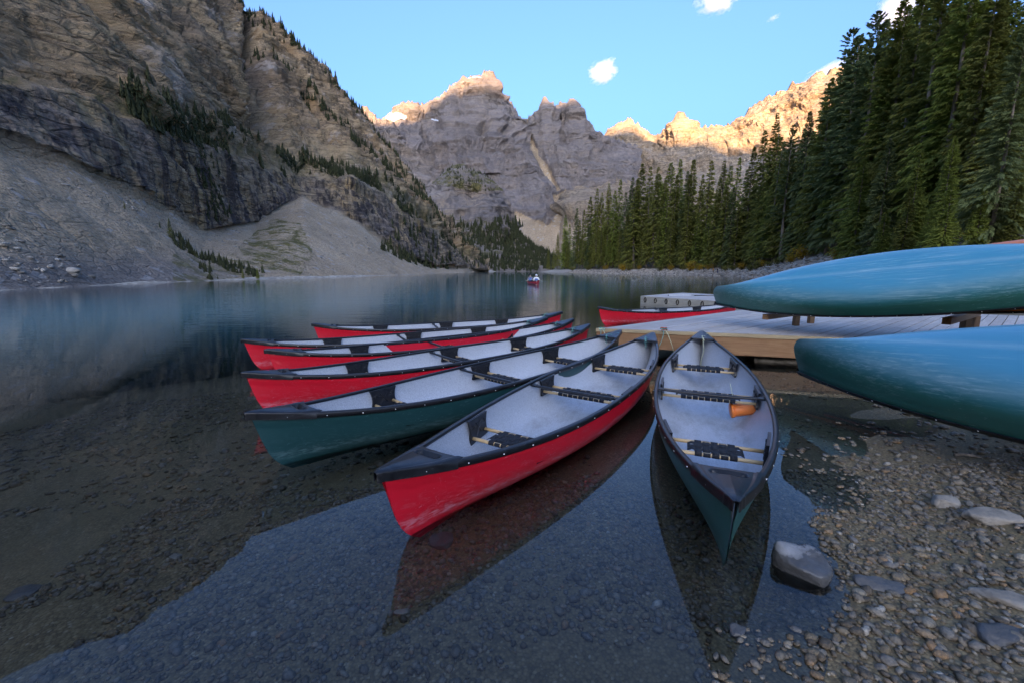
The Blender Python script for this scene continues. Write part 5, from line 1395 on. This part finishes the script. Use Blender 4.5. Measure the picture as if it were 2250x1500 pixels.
b = MB(); s0 = onZ(2100, 985, 0.1); pts_ = [(0.5 * q * 1.0, -0.16 * q + 0.02 * math.sin(9 * q), 0.01 * math.sin(12 * q)) for q in np.linspace(0, 1, 9)]
b.tube(pts_, [0.012 - 0.006 * q for q in np.linspace(0, 1, 9)], 7); b.tube([pts_[4], (pts_[4][0] + 0.08, pts_[4][1] + 0.06, 0.03)], [0.006, 0.002], 5)
o = obj("stick", b.mesh("stick", True), M_BARK); o.location = (s0[0], s0[1], gz1(s0[0], s0[1]) + 0.02); tag(o, "thin brown stick lying on the gravel under the beached canoe", "stick")

# ---------------------------------------------------------------- people
def skin(name, V, E_, R_, mat, parent, sub=2):
    me_ = bpy.data.meshes.new(name); me_.from_pydata(V, E_, []); me_.update()
    o = obj(name, me_, mat, parent)
    md = o.modifiers.new("skin", 'SKIN'); me_.skin_vertices[0].data.foreach_set("radius", np.array([[r, r] if not hasattr(r, '__len__') else r for r in R_], np.float32).ravel())
    me_.skin_vertices[0].data[0].use_root = True; md.use_smooth_shade = True
    sd = o.modifiers.new("sub", 'SUBSURF'); sd.levels = sub; sd.render_levels = sub; return o
def walker(label, loc, rz, jacket, trousers, hair, mats_hat=None):
    root = empty("person", loc, rz); tag(root, label, "person", "walkers on the far beach")
    V = [(0, 0, .95), (0, 0, 1.15), (0, 0, 1.40), (0, .01, 1.50), (0, .02, 1.58), (0, .03, 1.70), (.09, 0, .90), (.11, .10, .50), (.11, .02, .09), (.11, .14, .04), (-.09, 0, .90), (-.11, -.08, .50), (-.11, -.20, .10), (-.11, -.10, .04),
         (.20, 0, 1.40), (.26, .02, 1.12), (.25, .16, .92), (.25, .21, .85), (-.20, 0, 1.40), (-.26, -.04, 1.12), (-.25, .06, .90), (-.25, .10, .83)]
    E_ = [(0, 1), (1, 2), (2, 3), (3, 4), (4, 5), (0, 6), (6, 7), (7, 8), (8, 9), (0, 10), (10, 11), (11, 12), (12, 13), (2, 14), (14, 15), (15, 16), (16, 17), (2, 18), (18, 19), (19, 20), (20, 21)]
    R_ = [.13, .13, .14, .055, .085, .085, .10, .07, .045, .04, .10, .07, .045, .04, .07, .05, .038, .035, .07, .05, .038, .035]
    skin("body", V, E_, R_, M_SKIN, root)
    j = [0, 1, 2, 14, 15, 16, 18, 19, 20]; mp = {a: i for i, a in enumerate(j)}
    skin("jacket", [V[a] if a else (0, 0, .86) for a in j], [(0, 1), (1, 2), (2, 3), (3, 4), (4, 5), (2, 6), (6, 7), (7, 8)], [.17, .165, .17, .095, .075, .058, .095, .075, .058], jacket, root)
    j = [0, 6, 7, 8, 10, 11, 12]
    skin("trousers", [V[a] for a in j], [(0, 1), (1, 2), (2, 3), (0, 4), (4, 5), (5, 6)], [.14, .12, .09, .07, .12, .09, .07], trousers, root)
    skin("hair", [(0, -.01, 1.62), (0, .0, 1.73)], [(0, 1)], [.10, .095], hair, root)
pw = atY(1568, 583, y_at_sdf(1568, 4.5, 112))
walker("person in an orange jacket and brown trousers walking on the far beach", (pw[0], pw[1], gz1(pw[0], pw[1])), 1.2, cloth("orange_jacket", (0.62, 0.24, 0.03)), cloth("brown_trousers", (0.12, 0.08, 0.05)), cloth("brown_hair", (0.05, 0.03, 0.02)))
pw = atY(1577.5, 583, y_at_sdf(1577.5, 4.5, 111) - 0.3)
walker("person in a dark jacket and blue trousers beside the one in orange", (pw[0], pw[1], gz1(pw[0], pw[1])), 1.0, cloth("dark_jacket", (0.03, 0.025, 0.03)), cloth("blue_trousers", (0.07, 0.08, 0.14)), cloth("dark_hair", (0.02, 0.015, 0.012)))
Mp = canoe_p.matrix_world.copy()
def paddler(label, y0, vest, sleeve, hat, look, paddle_label, pose):
    root = empty("person"); root.matrix_world = Mp @ Matrix.Translation(Vector((0, y0, 0))); tag(root, label, "person", "paddlers in the far canoe")
    s = pose
    V = [(0, 0, .27), (0, .02, .48), (0, .04, .70), (0, .05, .80), (0, .06, .88), (0, .07, 1.00), (.10, .05, .26), (.14, .42, .30), (.13, .55, .02), (.13, .68, .0), (-.10, .05, .26), (-.14, .42, .30), (-.13, .55, .02), (-.13, .68, .0),
         (.19, .04, .70), (.29, .12, .50), (.26 * s + .06, .38, .46), (.24 * s + .06, .44, .45), (-.19, .04, .70), (-.29, .12, .50), (-.26, .36, .50), (-.25, .43, .49)]
    E_ = [(0, 1), (1, 2), (2, 3), (3, 4), (4, 5), (0, 6), (6, 7), (7, 8), (8, 9), (0, 10), (10, 11), (11, 12), (12, 13), (2, 14), (14, 15), (15, 16), (16, 17), (2, 18), (18, 19), (19, 20), (20, 21)]
    R_ = [.15, .14, .14, .055, .085, .085, .10, .07, .045, .04, .10, .07, .045, .04, .07, .052, .04, .036, .07, .052, .04, .036]
    skin("body", V, E_, R_, M_SKIN, root)
    skin("life_vest", [(0, .01, .30), (0, .02, .48), (0, .04, .70)], [(0, 1), (1, 2)], [.185, .19, .185], vest, root)
    skin("shirt", [V[2], V[14], V[15], V[16], V[18], V[19], V[20]], [(0, 1), (1, 2), (2, 3), (0, 4), (4, 5), (5, 6)], [.12, .095, .075, .06, .095, .075, .06], sleeve, root)
    skin("trousers", [V[0], V[6], V[7], V[8], V[10], V[11], V[12]], [(0, 1), (1, 2), (2, 3), (0, 4), (4, 5), (5, 6)], [.16, .12, .09, .065, .12, .09, .065], cloth("dark_trousers", (0.03, 0.035, 0.05)), root)
    b = MB(); b.tube([(0, .06, .985), (0, .065, 1.0), (0, .068, 1.06), (0, .068, 1.10)], [.155, .11, .10, .04], 14); obj("hat", b.mesh("hat", True), hat, root)
    h1 = Mp @ (Vector((0, y0, 0)) + Vector(V[17])); h2 = Mp @ (Vector((0, y0, 0)) + Vector(V[21]))
    return h1, h2
WB = cloth("white_cloth", (0.75, 0.74, 0.72)); BV = cloth("blue_vest", (0.03, 0.13, 0.42)); GS = cloth("grey_sleeves", (0.16, 0.16, 0.20))
h1, h2 = paddler("bow paddler in a blue vest, white sleeves and white hat", 1.37, BV, WB, WB, 0, "", 1.0)
def paddle_between(a, b_, label):
    d = (a - b_).normalized(); M = Matrix.Translation((a + b_) / 2 + d * 0.25) @ d.to_track_quat('X', 'Z').to_matrix().to_4x4(); paddle("paddle", label, M, M_ROPE_Y, M_BLACK, "paddles of the far canoe")
def aimpaddle(h1, h2, side, label):
    g = (h1 + h2) / 2; d = Vector((side * 0.97, -0.15, -0.16)).normalized()
    M = Matrix.Translation(g + d * 0.25) @ d.to_track_quat('X', 'Z').to_matrix().to_4x4(); paddle("paddle", label, M, M_ROPE_Y, M_BLACK, "paddles of the far canoe")
aimpaddle(h1, h2, 1, "black paddle blade held out to the side of the far canoe's bow")
h1, h2 = paddler("stern paddler in a blue vest, grey sleeves and dark hat", -1.27, BV, GS, cloth("dark_hat", (0.05, 0.05, 0.06)), 0, "", 1.0)
aimpaddle(h1, h2, -1, "paddle held across the far canoe by the stern paddler")
# white number on the far canoe's bow
for sd in (1,):
    b = MB()
    for zc in (0.05, 0.145): b.tube([(0.042 * math.cos(a), zc + 0.045 * math.sin(a), 0) for a in np.linspace(0, 2 * math.pi, 17)], 0.012, 6, False, 0.3)
    o = obj("number_mark", b.mesh("number_mark"), M_WHITE)
    t_ = 0.86; p = c_surf(np.array(t_), np.array(0.72 * sd)); q = c_surf(np.array(t_ - .03), np.array(0.72 * sd)); r_ = c_surf(np.array(t_), np.array(0.80 * sd))
    ax_ = Vector(p - q).normalized() * (1 if sd > 0 else -1); up_ = Vector(r_ - p).normalized(); nn = ax_.cross(up_).normalized(); up_ = nn.cross(ax_)
    if nn.x * sd < 0: ax_ = -ax_; nn = -nn
    Mx = Matrix((ax_, up_, nn)).transposed().to_4x4(); Mx.translation = Vector(p) + nn * 0.006
    o.parent = canoe_p; o.matrix_local = Mx

# ---------------------------------------------------------------- clouds
def cloud(px, py, Y, w, h, seed, dens, label, tilt=0.0, wisp=1.0):
    c = atY(px, py, Y); v, f = ico(4)
    q = v * (1 + 0.30 * fbm(v * 1.7 + seed, 4, seed)[:, None]) * [w / 2, w / 2.6, h / 2]
    o = obj("cloud", mesh_np("cloud", q, f), None); o.location = c; o.rotation_euler = (0, -tilt, 0)
    t = NT("cloud_vapour"); co = t.coord("Object")
    sc_v = t.mapv(co, (2 / w, 2.6 / w, 2 / h)); ln = t.new("ShaderNodeVectorMath", operation='LENGTH'); t.link(sc_v, ln.inputs[0])
    off = t.new("ShaderNodeVectorMath", operation='ADD'); t.link(sc_v, off.inputs[0]); off.inputs[1].default_value = (seed * 3.1, seed * 1.7, 0)
    n = t.noise(off.outputs[0], 2.3, 8, 0.66, 0.6)
    fall = t.math('SUBTRACT', t.math('ADD', t.math('MULTIPLY', n, 1.9 * wisp), 0.15 - 0.3 * (wisp - 1)), ln.outputs["Value"])
    d = t.math('MULTIPLY', t.math('MAXIMUM', t.math('SUBTRACT', fall, 0.32), 0.0), dens)
    pv = t.new("ShaderNodeVolumePrincipled"); pv.inputs["Color"].default_value = (1, 1, 1, 1); t.link(d, pv.inputs["Density"]); pv.inputs["Anisotropy"].default_value = 0.2
    t.link(pv.outputs[0], t.out.inputs["Volume"]); o.data.materials.append(t.m)
    return tag(o, label, "cloud", "clouds in the blue sky")
cloud(1324, 158, 4200, 330, 240, 3, 0.030, "small puffy white cloud alone above the central peaks", 0.25)
cloud(1576, 2, 4200, 420, 260, 4, 0.018, "white cloud cut by the top edge of the picture", 0.1)
cloud(1975, 30, 4200, 520, 420, 5, 0.014, "white cloud behind the tops of the tall pines", 0.5)
cloud(1815, 172, 3200, 620, 190, 6, 0.010, "thin cloud streaming off the sunlit summit", 0.45)
cloud(1700, 40, 4200, 150, 60, 8, 0.008, "faint wisp of cloud between the two upper clouds", 0.4)
